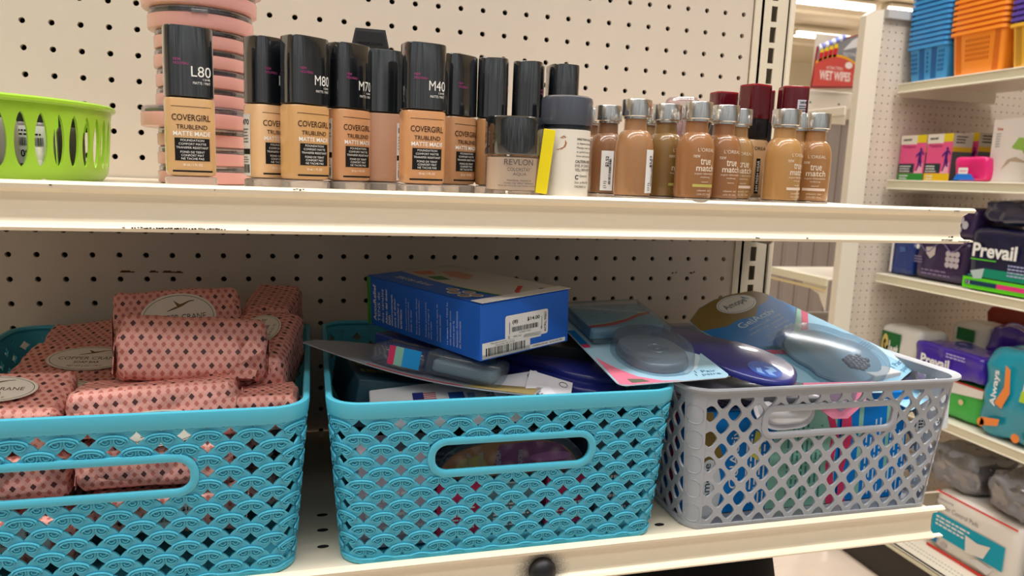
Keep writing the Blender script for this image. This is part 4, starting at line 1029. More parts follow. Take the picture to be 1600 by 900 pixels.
# navy insole lying in front of the big pack
ni = thing('shoe_insole', 'navy blue insole with a pale blue swirl, between the two clear packs', 'insole', (23.0, -8.15, -11.85), frame=((.75, -.62, -.2), (.62, .76, .14)))
b = MB(); ol = [(u, v) for u, v in insole_outline(5.5, 3.2)]; dome(b, ol, 0, .22, NAVY, .93, 5); b.build('foam_body', ni)
b = MB(); g1 = lambda u, v: (u, v, .232); g2_ = lambda u, v: (u, v, .238)
b.disc(4.4, -.45, .6, .62, flat((36, 84, 178), .3, .4), g1); b.poly([(4.3, -.25), (4.6, -.05), (4.8, -.3), (4.65, -.55), (4.85, -.75), (4.6, -.8), (4.4, -.55), (4.55, -.32)], flat((130, 170, 226)), g2_); b.poly([(4.1, -.6), (4.25, -.45), (4.35, -.75), (4.5, -.9), (4.2, -.9)], flat((130, 170, 226)), g2_)
b.build('swirl_mark', ni)

# grey-gel heel pack bridging the two baskets
pg = thing('insole_package', 'pale blue and pink blister pack of grey gel heel cushions bridging two baskets', 'insole package', (20.05, -12.35, -12.62), frame=((.985, .05, .02), (.32, .93, .17)))
LW2, H2 = 4.15, 6.6
b = MB(); b.prism(rrect(0, 0, LW2, H2, .3), -.03, 0, CARDW, mtop=flat((168, 208, 228), .3, .5)); b.build('backing_card', pg)
b = MB()
b.poly([(.05, .12), (.3, .02), (2.3, .02), (1.6, .12), (.9, .55), (.45, 1.3), (.1, 2.2)], flat((240, 130, 156), .3, .5), f); b.poly([(2.6, .4), (3.3, .8), (3.9, 1.6), (4.1, 2.6), (4.1, 3.0), (3.6, 2.2), (3.0, 1.3)], flat((214, 234, 244), .3, .5), f)
b.quad(.03, 3.3, .32, 4.6, AZURE, f); b.quad(.03, 3.0, .32, 3.3, PINKP, f); b.quad(3.75, 3.0, 4.1, 3.3, PINKP, f); b.quad(3.85, 3.3, 4.1, 4.6, AZURE, f)
b.text('1 Pair', 3.05, .45, .8, .17, flat((70, 120, 150)), f2); b.text('1 paire', 2.95, .2, .95, .19, flat((70, 120, 150)), f2)
b.poly([(.5, .12), (1.15, .12), (.95, .34), (.45, .42)], flat((110, 110, 96)), f2)
b.build('printed_front', pg)
b = MB(); b.box((2.0, 4.75, .26), (3.0, 2.3, .46), flat((120, 176, 208), .3, .4), .06); b.build('printed_insert', pg)
b = MB(); g4 = lambda u, v: (u, v, .50); g5 = lambda u, v: (u, v, .506)
b.poly([(.5, 3.62), (.5, 3.8), (1.4, 3.95), (2.3, 4.3), (3.0, 4.75), (3.5, 4.9), (3.5, 4.7), (2.9, 4.5), (2.2, 4.05), (1.4, 3.7)], flat((190, 50, 70)), g4); b.poly([(.5, 3.8), (.5, 3.9), (1.4, 4.05), (2.3, 4.42), (3.0, 4.86), (3.5, 5.0), (3.5, 4.9), (3.0, 4.75), (2.3, 4.3), (1.4, 3.95)], MINT, g4)
for u, v in ((.9, 4.6), (1.6, 4.9), (2.3, 5.1)): b.text('gel', u, v, .25, .14, flat((40, 90, 150)), g5)
b.build('insert_wave_print', pg)
b = MB(); b.box((2.0, 4.6, .32), (3.2, 2.95, .62), BLIST, .12, 3)
ol = [(2.15 + 1.38 * math.copysign(abs(cos(a)) ** .85, cos(a)), 1.95 + 1.6 * sin(a)) for a in [2 * pi * k / 36 for k in range(36)]]
dome(b, ol, .0, .62, BLIST2, .9, 5, solid=False); b.build('clear_blister', pg)
b = MB(); ol = [(2.15 + (x - 2.15) * .86, 1.95 + (y - 1.95) * .88) for x, y in ol]; dome(b, ol, .02, .3, mat('grey_gel', (118, 128, 138), .22, coat=.6), .88, 4)
b.lathe([(.4, 0), (.38, .02), (.3, .03), (.28, .01), (.12, .01), (.1, .03)], mat('grey_gel', (118, 128, 138)), 28, T=Matrix.Translation((2.3, 1.95, .318))); b.build('gel_heel_cushion', pg)

# edge-on clear package in the middle basket
pe = thing('insole_package', 'clear blister pack tilted edge-on, its tip over the left rim of the middle basket', 'insole package', (10.34, -8.55, -11.84), frame=((.872, -.47, -.125), (.45, .88, -.12)))
def bend(u): return -.30 * math.sin(pi * min(u, 7.9) / 7.9) * 1.0
b = MB(); K = 16; LX = 7.9
pts = []
for i in range(K + 1):
    u = LX * i / K; y0 = 0; y1 = 3.6 * min(1, (u + .15) / 1.6) ** .6
    pts.append((u, y0, y1, bend(u)))
vs = []
for u, y0, y1, z in pts: vs += [(u, y0, z), (u, y1, z), (u, y0, z - .035), (u, y1, z - .035)]
fs = []
for i in range(K):
    a = i * 4; c_ = a + 4; fs += [[a, c_, c_ + 1, a + 1], [a + 2, a + 3, c_ + 3, c_ + 2], [a, a + 2, c_ + 2, c_], [a + 1, c_ + 1, c_ + 3, a + 3]]
fs += [[0, 1, 3, 2], [K * 4, K * 4 + 2, K * 4 + 3, K * 4 + 1]]
b.add(vs, fs, mat('silver_card', (150, 156, 164), .35, coat=.4)); b.build('backing_card', pe)
b = MB()
def fb(u, v, l=.006): return (u, v, bend(u) + l)
b.poly([(5.6, .05), (7.85, .05), (7.85, 1.6), (6.4, 1.5)], flat((150, 132, 84)), fb); b.quad(2.3, .04, 5.6, .16, flat((196, 60, 60)), fb, 6)
b.build('printed_front', pe)
b = MB(); b.box((5.4, 1.1, .2), (2.5, 1.5, .75), BLIST2, .12, 3); b.box((3.2, 1.2, .1), (1.9, 1.7, .7), BLIST, .2, 3); b.build('clear_blister', pe)
b = MB(); b.box((5.4, 1.12, .12), (2.1, 1.2, .42), mat('frosted_gel', (150, 168, 176), .3, coat=.5), .12, 3); b.build('gel_pad', pe)
b = MB(); ff = lambda u, v: (u, .3, v)
b.quad(2.9, -.12, 3.12, .5, PINKP, ff); b.quad(3.12, -.12, 3.4, .5, MINT, ff); b.quad(3.4, -.12, 4.0, .5, flat((24, 150, 220), .3, .5), ff); b.build('striped_insert', pe, label='red, mint and blue striped strip')

# things in the middle basket below
def carton(name, label, cat, loc, rot, d, m, prints=None, group=None, bev=.03):
    t = thing(name, label, cat, loc, rot, group=group)
    b = MB(); b.box((0, 0, d[2] / 2), d, m, bev, 1); b.build('carton', t)
    if prints:
        b = MB(); prints(b, d); b.build('print', t)
    return t
def p_lines(face='front', c=(255, 255, 255), n=6, title=None):
    def fn(b, d):
        m = flat(c)
        if face == 'front': f = plane_f((-d[0] / 2, -d[1] / 2, 0), (1, 0, 0), (0, 0, 1), (0, -1, 0)); w_, h = d[0], d[2]
        elif face == 'top': f = plane_f((-d[0] / 2, -d[1] / 2, d[2]), (1, 0, 0), (0, 1, 0)); w_, h = d[0], d[1]
        if title: b.text(title, w_ * .1, h * .7, w_ * .6, h * .16, m, f, bold=.02)
        b.lines(w_ * .1, h * .55, w_ * .8, n, h * .5 / n, m, f)
    return fn
carton('product_box', 'blue purple carton wedged under the royal blue box', 'box', (14.9, -6.9, -13.1), (0, 0, -62), (3.6, 2.6, .95), mat('blue_violet_carton', (58, 88, 184), .35, coat=.4), p_lines('front', (220, 226, 246), 7))
def flagprint(b, d):
    f = plane_f((-d[0] / 2, -d[1] / 2, d[2]), (1, 0, 0), (0, 1, 0)); f2 = plane_f((-d[0] / 2, -d[1] / 2, d[2]), (1, 0, 0), (0, 1, 0), lift=.012)
    for k in range(7): b.quad(1.35, .55 + k * .14, 2.1, .62 + k * .14, flat((176, 50, 56)), f)
    b.quad(1.35, 1.0, 1.7, 1.5, flat((40, 50, 120)), f2)
    b.quad(2.5, .05, 3.0, 1.4, flat((40, 84, 160)), f); b.quad(3.1, .05, 3.35, 1.3, flat((120, 156, 190)), f); b.lines(3.7, 1.1, 1.8, 4, .2, flat((90, 120, 150)), f)
carton('product_box', 'white carton with a small American flag at the front of the middle basket', 'box', (14.75, -10.6, -13.75), (8, -2, -3), (4.7, 2.2, .5), flat((216, 220, 224), .35, .3), flagprint)
carton('product_box', 'black carton at the back right of the middle basket', 'box', (19.4, -6.0, -14.6), (9, 2, -14), (3.6, 4.0, 2.7), mat('black_carton', (24, 26, 30), .4, coat=.3))
carton('product_box', 'slim black carton leaning behind the blue box', 'box', (19.9, -2.6, -14.0), (12, 8, 6), (2.6, 1.2, 2.5), mat('black_carton', (24, 26, 30)))
def leaflet(loc, rot, d, label, marks):
    t = thing('instruction_leaflet', label, 'leaflet', loc, rot)
    b = MB(); b.box((0, 0, 0), (d[0], d[1], .03), flat((226, 226, 232), .6)); b.build('paper_sheet', t)
    b = MB(); f = plane_f((-d[0] / 2, -d[1] / 2, .015), (1, 0, 0), (0, 1, 0)); ink = flat((70, 74, 86))
    b.tube([f(.3 + .08 * k, .45 + .18 * sin(k * .35)) for k in range(14)], .012, ink, 4)
    b.tube([f(.35 + .08 * k, .75 + .08 * sin(k * .5)) for k in range(11)], .012, ink, 4)
    b.tube([f(d[0] - .3 + .14 * cos(a), d[1] - .3 + .14 * sin(a)) for a in [k * .5 for k in range(13)]], .014, ink, 4)
    b.lines(.2, .25, d[0] * .7, 2, .1, ink, f); b.build('drawing', t)
leaflet((17.2, -10.9, -12.98), (14, -4, 8), (1.9, 1.7), 'white folded leaflet with a foot drawing, right of the clear pack', 0)
leaflet((18.1, -11.1, -13.05), (16, 14, -20), (1.5, 1.7), 'second white leaflet with a ring symbol, fanned out to the right', 1)
for i, (x, y, z, rz) in enumerate(((18.7, -9.3, -13.05, -30), (19.0, -8.6, -12.75, -32))):
    t = thing('shoe_insole', ['glossy navy insole at the front right of the middle basket', 'second navy insole resting on the first, nearer the black carton'][i], 'insole', (x - 1.6, y + 1.2, z), (4, 6, rz), 'navy insoles in the middle basket')
    b = MB(); dome(b, insole_outline(4.6, 2.2), 0, .28, NAVY, .9, 5); b.build('foam_body', t)
    b = MB(); b.tube([(u, v * .82, .3) for u, v in insole_outline(4.4, 2.0)[2:18]], .02, flat((120, 130, 200), .2, .5), 5); b.build('glossy_edge', t)
carton('product_box', 'teal carton lying deep at the left of the middle basket', 'box', (12.9, -7.2, -14.6), (0, 8, 6), (2.6, 5.0, 1.6), mat('dim_teal_carton', (38, 66, 78), .4), p_lines('top', (190, 170, 90), 3))
# orange and magenta dish seen through the handle
t = thing('product_tray', 'clear domed tray with an orange and magenta insert, in the handle opening', 'package', (16.9, -10.3, -15.75), (0, 0, 2))
def dshape(W, H): return [(W * math.copysign(abs(cos(a)) ** .75, cos(a)), H * max(-.15, sin(a))) for a in [2 * pi * k / 40 for k in range(40)]]
T = Matrix(((1, 0, 0, 0), (0, 0, -1, 0), (0, 1, 0, 0), (0, 0, 0, 1)))
b = MB(); b.prism(dshape(2.35, 1.0), .62, .72, flat((222, 130, 40), .3, .4), T); b.build('printed_insert', t)
b = MB(); fz = lambda u, v: (u, -.735, v)
b.poly([(-.6, .0), (-.4, .9), (.9, .95), (1.7, .8), (2.2, .3), (2.3, 0)], flat((170, 40, 120), .3, .4), fz); fz2 = lambda u, v: (u, -.742, v)
b.poly([(-2.0, .02), (-1.7, .5), (-1.0, .6), (-.7, .1)], flat((226, 190, 70)), fz2); b.disc(1.4, .38, .75, .16, flat((236, 120, 190)), fz2)
for u, s_ in ((-1.5, 'PREMIUM'), (-.5, 'PREMIUM'), (.25, 'CALIFORNIA'), (-1.1, 'CALIFORNIA')): b.text(s_, u, .1, .16, .6, WHITE, fz2, rot=90)
b.build('insert_print', t)
b = MB(); b.prism(dshape(2.6, 1.28), .3, .8, BLIST2, T); b.build('clear_tray', t)
b = MB(); b.tube([(x, -.82, y + .02) for x, y in dshape(2.55, 1.22)], .035, mat('smoky_tray_edge', (52, 60, 66), .2, coat=.5), 6, closed=True); b.build('tray_edge', t)
fillers = [((13.1, -10.7, -17.8), (2.3, 1.6, 3.1), (196, 178, 190), 'pale pink carton behind the lattice, lower left of the middle basket'), ((15.2, -10.4, -17.8), (1.5, 1.6, 1.9), (186, 44, 84), 'crimson carton behind the lattice, below the handle'), ((17.0, -10.4, -17.8), (1.6, 1.6, 1.7), (90, 120, 126), 'slate carton behind the lattice, below the handle'),
           ((18.9, -10.3, -17.8), (1.5, 1.6, 1.85), (170, 50, 90), 'raspberry carton behind the lattice, right of centre'), ((20.6, -9.6, -17.8), (1.3, 3.0, 3.2), (60, 84, 96), 'dark slate carton at the right side of the middle basket'), ((12.9, -7.6, -17.8), (2.0, 3.6, 2.9), (44, 50, 56), 'charcoal carton at the left side of the middle basket'), ((16.8, -6.6, -17.8), (4.8, 4.0, 3.1), (52, 58, 62), 'wide dark carton at the bottom middle of the basket')]
for (loc, d, c, lab) in fillers: carton('product_box', lab, 'box', loc, (0, 0, random.uniform(-4, 4)), d, mat('carton_%d_%d_%d' % c, c, .4, coat=.2), p_lines('front', (226, 220, 214), 7))

# ------------------------------------------------------------------ packages standing inside the grey basket
def standing(x0, x1, y, h, label, style, rot=0, z=-17.86):
    t = thing('insole_package', label, 'insole package', ((x0 + x1) / 2, y, z), (-3, 0, rot)); W = x1 - x0
    b = MB(); b.box((0, .35, h / 2), (W, .7, h), AZURE, .04, 1); b.build('carton', t)
    fr = plane_f((-W / 2, 0, 0), (1, 0, 0), (0, 0, 1), (0, -1, 0)); fr2 = plane_f((-W / 2, 0, 0), (1, 0, 0), (0, 0, 1), (0, -1, 0), .012); fr3 = plane_f((-W / 2, 0, 0), (1, 0, 0), (0, 0, 1), (0, -1, 0), .02)
    b = MB()
    if style == 0:
        b.poly([(0, 0), (1.5, 0), (1.25, h * .3), (1.5, h * .55), (1.1, h * .8), (1.0, h), (0, h)], OLV, fr); b.disc(.95, h * .25, .5, 1.1, CARDW, fr2); b.text('Amope', .72, .5, .36, 1.4, flat((70, 84, 96)), fr3, rot=90, bold=.01)
        b.poly([(3.3, 0), (6.2, 0), (6.2, h), (3.9, h), (3.4, h * .6)], MINT, fr); b.poly([(5.9, 0), (6.3, 0), (6.1, h * .4), (6.3, h * .7), (5.9, h), (5.6, h), (6.0, h * .7), (5.8, h * .4)], PINKP, fr2)
        b.text('GelActiv', 1.75, .9, .36, 2.2, WHITE, fr2, rot=90); b.lines(2.4, .3, h * .75, 5, .18, WHITE, fr2, .35, rot=90); b.lines(4.1, .3, h * .8, 8, .2, flat((60, 130, 130)), fr2, .4, rot=90)
        b.poly([(2.6, h * .55), (2.9, h * .5), (3.05, h * .75), (2.75, h * .8)], flat((220, 214, 90)), fr3)
    elif style == 1:
        b.poly([(0, 0), (.35, 0), (.2, h * .3), (.5, h * .6), (.3, h), (0, h)], PINKP, fr); b.quad(.75, .2, .95, h * .9, MINT, fr); b.quad(2.0, .2, 2.15, h * .9, MINT, fr)
        for k in range(3): b.lines(1.1 + k * 1.1, .2, h * .78, 4, .2, flat((190, 216, 236)), fr2, .35, rot=90)
        b.poly(rrect(3.4, h * .62, 4.9, h - .1, .05, 2), CARDW, fr2); b.tube([fr3(3.7 + .5 + .3 * cos(a), h * .72 + .25 * sin(a)) for a in [k * .45 for k in range(15)]], .014, BLACK, 4); b.lines(3.5, h * .7, 1.2, 3, .12, BLACK, fr3)
        b.text('9', 4.4, h * .86, .12, .2, BLACK, fr3)
    b.build('printed_front', t)
standing(23.25, 29.6, -11.3, 3.75, 'gold, blue and mint printed pack standing behind the grey lattice at the left', 0)
standing(29.7, 32.7, -11.25, 4.15, 'blue pack with rows of fine print standing behind the grey lattice at the right', 1, rot=0)
standing(23.4, 29.0, -9.9, 3.6, 'second row blue pack behind the gold one in the grey basket', 1)
# white oval cup and pink tongue in the handle opening
t = thing('blister_pack', 'white scoop-shaped blister showing in the grey basket handle opening', 'package', (26.5, -11.75, -13.85), (66, 0, 4))
b = MB(); ol = [(.95 * math.copysign(abs(cos(a)) ** .8, cos(a)) + (.3 if cos(a) > 0 else 0), .62 * sin(a)) for a in [2 * pi * k / 32 for k in range(32)]]; dome(b, ol, 0, .3, mat('milky_plastic', (220, 220, 224), .25, coat=.5), .7, 5); b.build('milky_blister', t)
b = MB(); b.prism([(x * 1.18, y * 1.25) for x, y in ol], -.04, -.005, flat((232, 226, 228), .3, .4)); b.build('backing_card', t)
t = thing('blister_pack', 'pink-edged pack hanging down behind the handle opening of the grey basket', 'package', (28.9, -11.75, -13.75), (74, 0, -4))
b = MB(); b.prism([(-1.4, .7), (-1.0, -.1), (-.3, -.6), (.3, -.6), (1.0, -.1), (1.5, .7)], -.05, 0, flat((240, 140, 168), .3, .4)); b.build('pink_card', t)
b = MB(); b.prism([(-.7, .65), (-.5, .0), (0, -.35), (.55, .0), (.8, .65)], .005, .12, BLIST2); b.build('clear_blister', t)
carton('product_box', 'mauve carton under the big pack in the grey basket', 'box', (24.6, -9.3, -14.05), (12, 16, -6), (3.2, 1.8, .7), flat((186, 166, 178), .35, .3), p_lines('front', (120, 100, 130), 3))
carton('product_box', 'white carton corner at the right inside the grey basket', 'box', (31.9, -9.9, -13.85), (6, 0, 14), (1.6, 1.2, .75), flat((222, 220, 220), .4, .2))
t = thing('shoe_insole', 'dark grey insole just under the grey rim, below the navy one', 'insole', (23.0, -10.6, -13.25), (6, 4, -10)); b = MB(); dome(b, insole_outline(5.6, 2.0), 0, .25, mat('charcoal_insole', (84, 84, 92), .4, coat=.2), .92, 4); b.build('foam_body', t)

# ------------------------------------------------------------------ gondola across the cross-aisle (background right)
GX = 84.5
panel('pegboard_panel', 'distant pegboard panel facing us at the far end of the right-hand shelves', 80.5, 128.5, -50.5, 15.5, 49.5, 8)
t = thing('gondola_upright', 'cream end post with a square cutout, left of the distant pegboard', 'upright', (79.4, 49.0, -55.6))
b = MB(); poly = [(-1.35, 0), (1.25, 0), (1.25, 71.9), (-.2, 71.7), (-1.35, 71.0)]
b.prism(poly, -.25, .9, PAINT2, T); b.build('end_post', t)
b = MB(); b.box((0, -.26, 70.0), (.95, .04, .95), mat('post_cutout_shade', (150, 140, 122), .8)); b.build('cutout', t)
b = MB()
for k in range(34): b.box((1.62, .1, 1.2 + k * 2.1), (.2, .06, 1.15), mat('slot_shadow', (104, 98, 92), .8))
b.build('slot_row', t)
b = MB(); b.box((1.55, .3, 35.7), (.75, .3, 71.4), PAINT2); b.build('slotted_channel', t)
b = MB(); b.box((27, .2, 71.7), (49, 1.0, 1.1), mat('grey_top_rail', (186, 184, 182), .5)); b.build('top_rail', t)
def yshelf(label, zt, x=GX, D=16, y0=.8, y1=48.55, lip=1.25, kick=False):
    t = thing('metal_shelf', label, 'shelf', (x, (y0 + y1) / 2, zt - lip)); L = y1 - y0
    b = MB(); b.box((D / 2, 0, lip - .1), (D - .2, L, .14), PAINT2); b.build('deck', t)
    b = MB(); b.box((.06, 0, lip * .5), (.14, L, lip), mat('pale_price_rail', (222, 218, 190), .4, coat=.2), .05, 1); b.box((-.06, 0, lip - .1), (.2, L, .16), PAINT2, .05, 1); b.box((-.06, 0, .1), (.2, L, .16), PAINT2, .05, 1); b.build('front_lip', t)
    b = MB(); b.box((D / 2, L / 2 - .1, lip * .35), (D, .12, lip * 1.3), PAINT2); b.build('bracket', t)
    return t
yshelf('topmost right-hand shelf under the stacked plastic baskets', 7.45)
yshelf('right-hand shelf holding the pink cartons and the white box', -4.9)
yshelf('right-hand shelf holding the purple and lime packs', -17.4)
yshelf('right-hand shelf holding the white, violet and teal packs', -33.6)
t = thing('base_deck', 'cream base deck of the right-hand gondola above a black kick plate', 'shelf', (80.4, 23.9, -55.6))
b = MB(); b.box((9.5, 0, 5.6), (19, 48.2, .2), PAINT2); b.box((.3, 0, 5.3), (.6, 48.2, .8), mat('pale_price_rail', (222, 218, 190)), .1, 1); b.build('deck', t)
b = MB()
for k in range(100): 
    for q in range(2): b.box((1.7 + q * .8, 23.4 - k * .46, 5.705), (.12, .26, .012), mat('slot_shadow', (104, 98, 92)))
b.build('deck_slots', t); t.children[-1]['kind'] = 'stuff'
b = MB(); b.box((.9, 0, 2.45), (.3, 48.2, 4.9), mat('black_kick_plate', (52, 46, 42), .6)); b.build('kick_plate', t)
b = MB(); b.box((90, 24.9, -20), (.0, .0, .0), DARK)

def face_f(d, lift=.02):
    return plane_f((-d[0] / 2, d[1] / 2, 0), (0, -1, 0), (0, 0, 1), (-1, 0, 0), lift)
def side_f(d, lift=.02):   # the end turned towards the camera (-Y)
    return plane_f((-d[0] / 2, -d[1] / 2, 0), (1, 0, 0), (0, 0, 1), (0, -1, 0), lift)
def rbox(name, label, cat, y0, y1, z0, z1, x0, D, m, prints=None, group=None, puff=0.0, noise_s=1.0, rot=0, seed=0):
    """carton or soft pack on the right-hand shelves, front face towards -X at x0"""
    t = thing(name, label, cat, (x0 + D / 2, (y0 + y1) / 2, z0), (0, 0, rot), group=group); d = (D, abs(y1 - y0), z1 - z0)
    b = MB()
    if puff:
        q = bmesh.new(); bmesh.ops.create_cube(q, size=1.0); bmesh.ops.subdivide_edges(q, edges=list(q.edges), cuts=9, use_grid_fill=True)
        for v in q.verts:
            c_ = v.co.copy(); r = .5 / max(1e-6, (abs(c_.x) ** 8 + abs(c_.y) ** 8 + abs(c_.z) ** 8) ** (1 / 8))
            k = min(1, r / 1.0 + .0) ; p = c_ * (r / .5 * .5 + .5) if False else c_.lerp(c_ * r * 2 * max(abs(c_.x), abs(c_.y), abs(c_.z)) , .9)
            p = Vector((p.x * d[0], p.y * d[1], p.z * d[2])); p += p.normalized() * noise.noise(p * noise_s * .5 + Vector((seed * 5, 0, 0))) * puff
            v.co = p + Vector((0, 0, d[2] / 2))
        b.bm(q, m, True); b.build('plastic_wrap', t, autosm=0)
    else:
        b.box((0, 0, d[2] / 2), d, m, .06, 1); b.build('carton', t)
    if prints:
        b = MB(); prints(b, d); b.build('front_print', t)
    return t
HOT = flat((240, 92, 150), .4, .3)
def p_tamp(foot):
    def fn(b, d):
        f = face_f(d); g = face_f(d, .04); h = face_f(d, .06); W, H = d[1], d[2]
        b.quad(0, H * .8, W * .64, H, flat((240, 234, 220)), f); b.quad(W * .64, H * .83, W, H, flat((236, 214, 40)), f)
        b.text('assured', W * .1, H * .88, W * .32, H * .06, BLACK, g, bold=.03); b.text('Tampons', W * .1, H * .7, W * .5, H * .08, flat((130, 40, 100)), g)
        b.quad(0, H * .17, W * .62, H * .37, flat((40, 62, 66)), g); b.lines(W * .05, H * .3, W * .45, 3, H * .055, WHITE, h)
        b.quad(0, 0, W, H * .16, flat(foot), f); b.lines(W * .08, H * .09, W * .35, 2, H * .06, WHITE, g)
        b.poly([(W * .62, H * .16), (W * .95, H * .16), (W * .95, H * .4), (W * .8, H * .3)], flat((250, 180, 206)), g)
        m = flat((70, 40, 130)); b.disc(W * .83, H * .68, W * .04, H * .035, m, h)
        b.poly([(W * .76, H * .46), (W * .86, H * .46), (W * .88, H * .64), (W * .78, H * .64)], m, h); b.poly([(W * .76, H * .46), (W * .86, H * .46), (W * .8, H * .32), (W * .74, H * .2), (W * .7, H * .22), (W * .76, H * .34)], m, h); b.poly([(W * .82, H * .46), (W * .88, H * .46), (W * .92, H * .3), (W * .86, H * .3)], m, h)
        b.poly([(W * .66, H * .5), (W * .78, H * .58), (W * .78, H * .63), (W * .66, H * .56)], m, h); b.poly([(W * .88, H * .62), (W * .97, H * .54), (W * .97, H * .58), (W * .88, H * .66)], m, h)
        s_ = side_f(d); s2 = side_f(d, .04)
        b.quad(0, H * .72, d[0], H, flat((196, 186, 170)), s_); b.lines(d[0] * .15, H * .92, d[0] * .6, 3, H * .06, BLACK, s2); b.quad(0, H * .62, d[0], H * .72, flat((214, 170, 40)), s_); b.quad(0, 0, d[0], H * .62, flat((84, 84, 88)), s_)
    return fn
rbox('tampon_box', 'pink carton with a green foot, leftmost on the right-hand shelf', 'box', 49.2, 44.95, -4.88, .95, 86.6, 3, HOT, p_tamp((56, 150, 60)), 'pink cartons with a running figure')
rbox('tampon_box', 'pink carton with a yellow foot, second from the left on the right-hand shelf', 'box', 44.8, 40.9, -4.88, .95, 86.6, 3, HOT, p_tamp((240, 200, 30)), 'pink cartons with a running figure')
rbox('tampon_box', 'pink carton behind, its striped end showing right of the yellow-footed one', 'box', 44.0, 41.5, -4.88, 1.3, 91.2, 3, HOT, p_tamp((240, 200, 30)))
rbox('tampon_box', 'striped-end carton further back, above the small pink soft pack', 'box', 42.9, 40.4, -4.88, 1.3, 95.2, 3, HOT, p_tamp((240, 200, 30)))
def p_pp(b, d):
    f = face_f(d, .25); g = face_f(d, .28); W, H = d[1], d[2]
    b.poly([(W * .05, H * .05), (W * .75, H * .05), (W * .6, H * .3), (W * .15, H * .3)], flat((40, 120, 220)), f); b.poly(rrect(W * .2, H * .3, W * .5, H * .55, .1, 2), WHITE, f); b.text('equate', W * .24, H * .36, W * .22, H * .1, PINKP, g)
rbox('pad_pack', 'small magenta soft pack in front of the striped cartons', 'package', 39.0, 34.6, -4.88, -2.0, 85.3, 3, mat('magenta_wrap', (228, 40, 120), .3, coat=.3), p_pp, puff=.25)
def p_wb(b, d):
    f = face_f(d); g = face_f(d, .04); W, H = d[1], d[2]
    b.poly([(W * .48, H * .55), (W * .62, H * .7), (W * .8, H * .68), (W * .98, H * .5), (W * .98, H * .3), (W * .85, H * .36), (W * .72, H * .5), (W * .56, H * .52)], flat((150, 190, 90)), f)
    b.poly([(W * .3, H * .2), (W * .5, H * .33), (W * .9, H * .3), (W * .6, H * .4), (W * .42, H * .36)], flat((190, 170, 150)), f); b.text('Vive', W * .1, H * .82, W * .14, H * .05, flat((200, 90, 70)), g, bold=.02)
    b.lines(W * .1, H * .76, W * .12, 6, H * .04, flat((170, 170, 170)), g)
rbox('product_box', 'tall white carton with a green shape, at the right edge on the second shelf', 'box', 35.3, 29.8, -4.88, 2.2, 86.3, 5, mat('white_carton', (232, 226, 220), .5), p_wb)
rbox('product_box', 'dark navy carton beside the white one, cut by the photo edge', 'box', 29.4, 26.0, -4.88, 1.0, 84.9, 4, mat('navy_carton', (40, 44, 84), .4))

# shelf with purple and lime packs
def p_prev(b, d):
    f = face_f(d, .12); g = face_f(d, .16); h = face_f(d, .2); W, H = d[1], d[2]
    b.text('Prevail', W * .1, H * .53, W * .62, H * .22, WHITE, h, bold=.03); b.quad(W * .08, H * .48, W * .45, H * .5, flat((90, 200, 60)), g)
    b.poly([(W * .05, H * .22), (W * .9, H * .22), (W * .9, H * .36), (W * .3, H * .36)], flat((24, 140, 110)), f); b.poly([(W * .1, H * .3), (W * .3, H * .36), (W * .28, H * .2), (W * .16, H * .18)], flat((180, 200, 200)), g)
    b.quad(0, H * .02, W * .96, H * .2, flat((100, 220, 40), .3, .3), f); b.quad(W * .04, H * .08, W * .5, H * .15, flat((30, 60, 90)), g); b.quad(W * .5, H * .08, W * .94, H * .15, flat((226, 60, 130)), g); b.text('12', W * .06, H * .09, W * .06, H * .05, WHITE, h)
    b.lines(W * .62, H * .44, W * .3, 4, H * .05, flat((170, 180, 220)), g)
NV = mat('dark_navy_wrap', (22, 26, 62), .25, coat=.5)
rbox('incontinence_pack', 'dark navy and lime pack with large white lettering, right edge of the third shelf', 'package', 35.4, 26.4, -17.35, -10.0, 85.0, 8, NV, p_prev, puff=.2)
rbox('incontinence_pack', 'shiny dark wrapped pack lying on top of the lime and navy pack', 'package', 34.6, 26.0, -9.6, -6.9, 85.6, 8, mat('crinkled_dark_wrap', (44, 48, 76), .18, coat=.8), None, puff=.9, noise_s=1.6, seed=2)
def p_purp(b, d):
    f = face_f(d, .12); g = face_f(d, .16); W, H = d[1], d[2]
    b.tube([f(W * (.05 + .9 * k / 14), H * (.84 - .22 * sin(pi * k / 7) ** 2 + .1 * (k / 14))) for k in range(15)], .09, flat((120, 110, 150)), 5)
    b.poly([(W * .24, H * .75), (W * .42, H * .78), (W * .42, H * .6), (W * .34, H * .5), (W * .26, H * .6)], flat((200, 190, 190)), g)
    for i in range(3):
        for j in range(3): b.disc(W * (.66 + .08 * i), H * (.42 + .12 * j), W * .045, H * .07, flat((200, 190, 200)), g, 10)
    b.lines(W * .04, H * .5, W * .16, 3, H * .06, flat((150, 140, 170)), g); b.lines(W * .2, H * .22, W * .6, 2, H * .08, flat((140, 120, 160)), g); b.disc(W * .08, H * .74, W * .035, H * .06, WHITE, g, 12)
rbox('incontinence_pack', 'dark purple pack printed with a pale garment, left of the lime pack', 'package', 44.2, 36.0, -17.35, -11.8, 86.0, 8, mat('dark_purple_wrap', (52, 34, 78), .3, coat=.4), p_purp, puff=.15)
rbox('incontinence_pack', 'dark purple pack on top, a pale flower print at its edge', 'package', 39.3, 35.6, -11.7, -8.0, 85.8, 8, mat('dark_purple_wrap', (52, 34, 78)), lambda b, d: [b.disc(d[1] * .5 + .7 * cos(a), d[2] * .45 + .6 * sin(a), .45, .5, flat((200, 196, 206)), face_f(d, .15), 10) for a in (0, 1.5, 3, 4.5)], puff=.3)
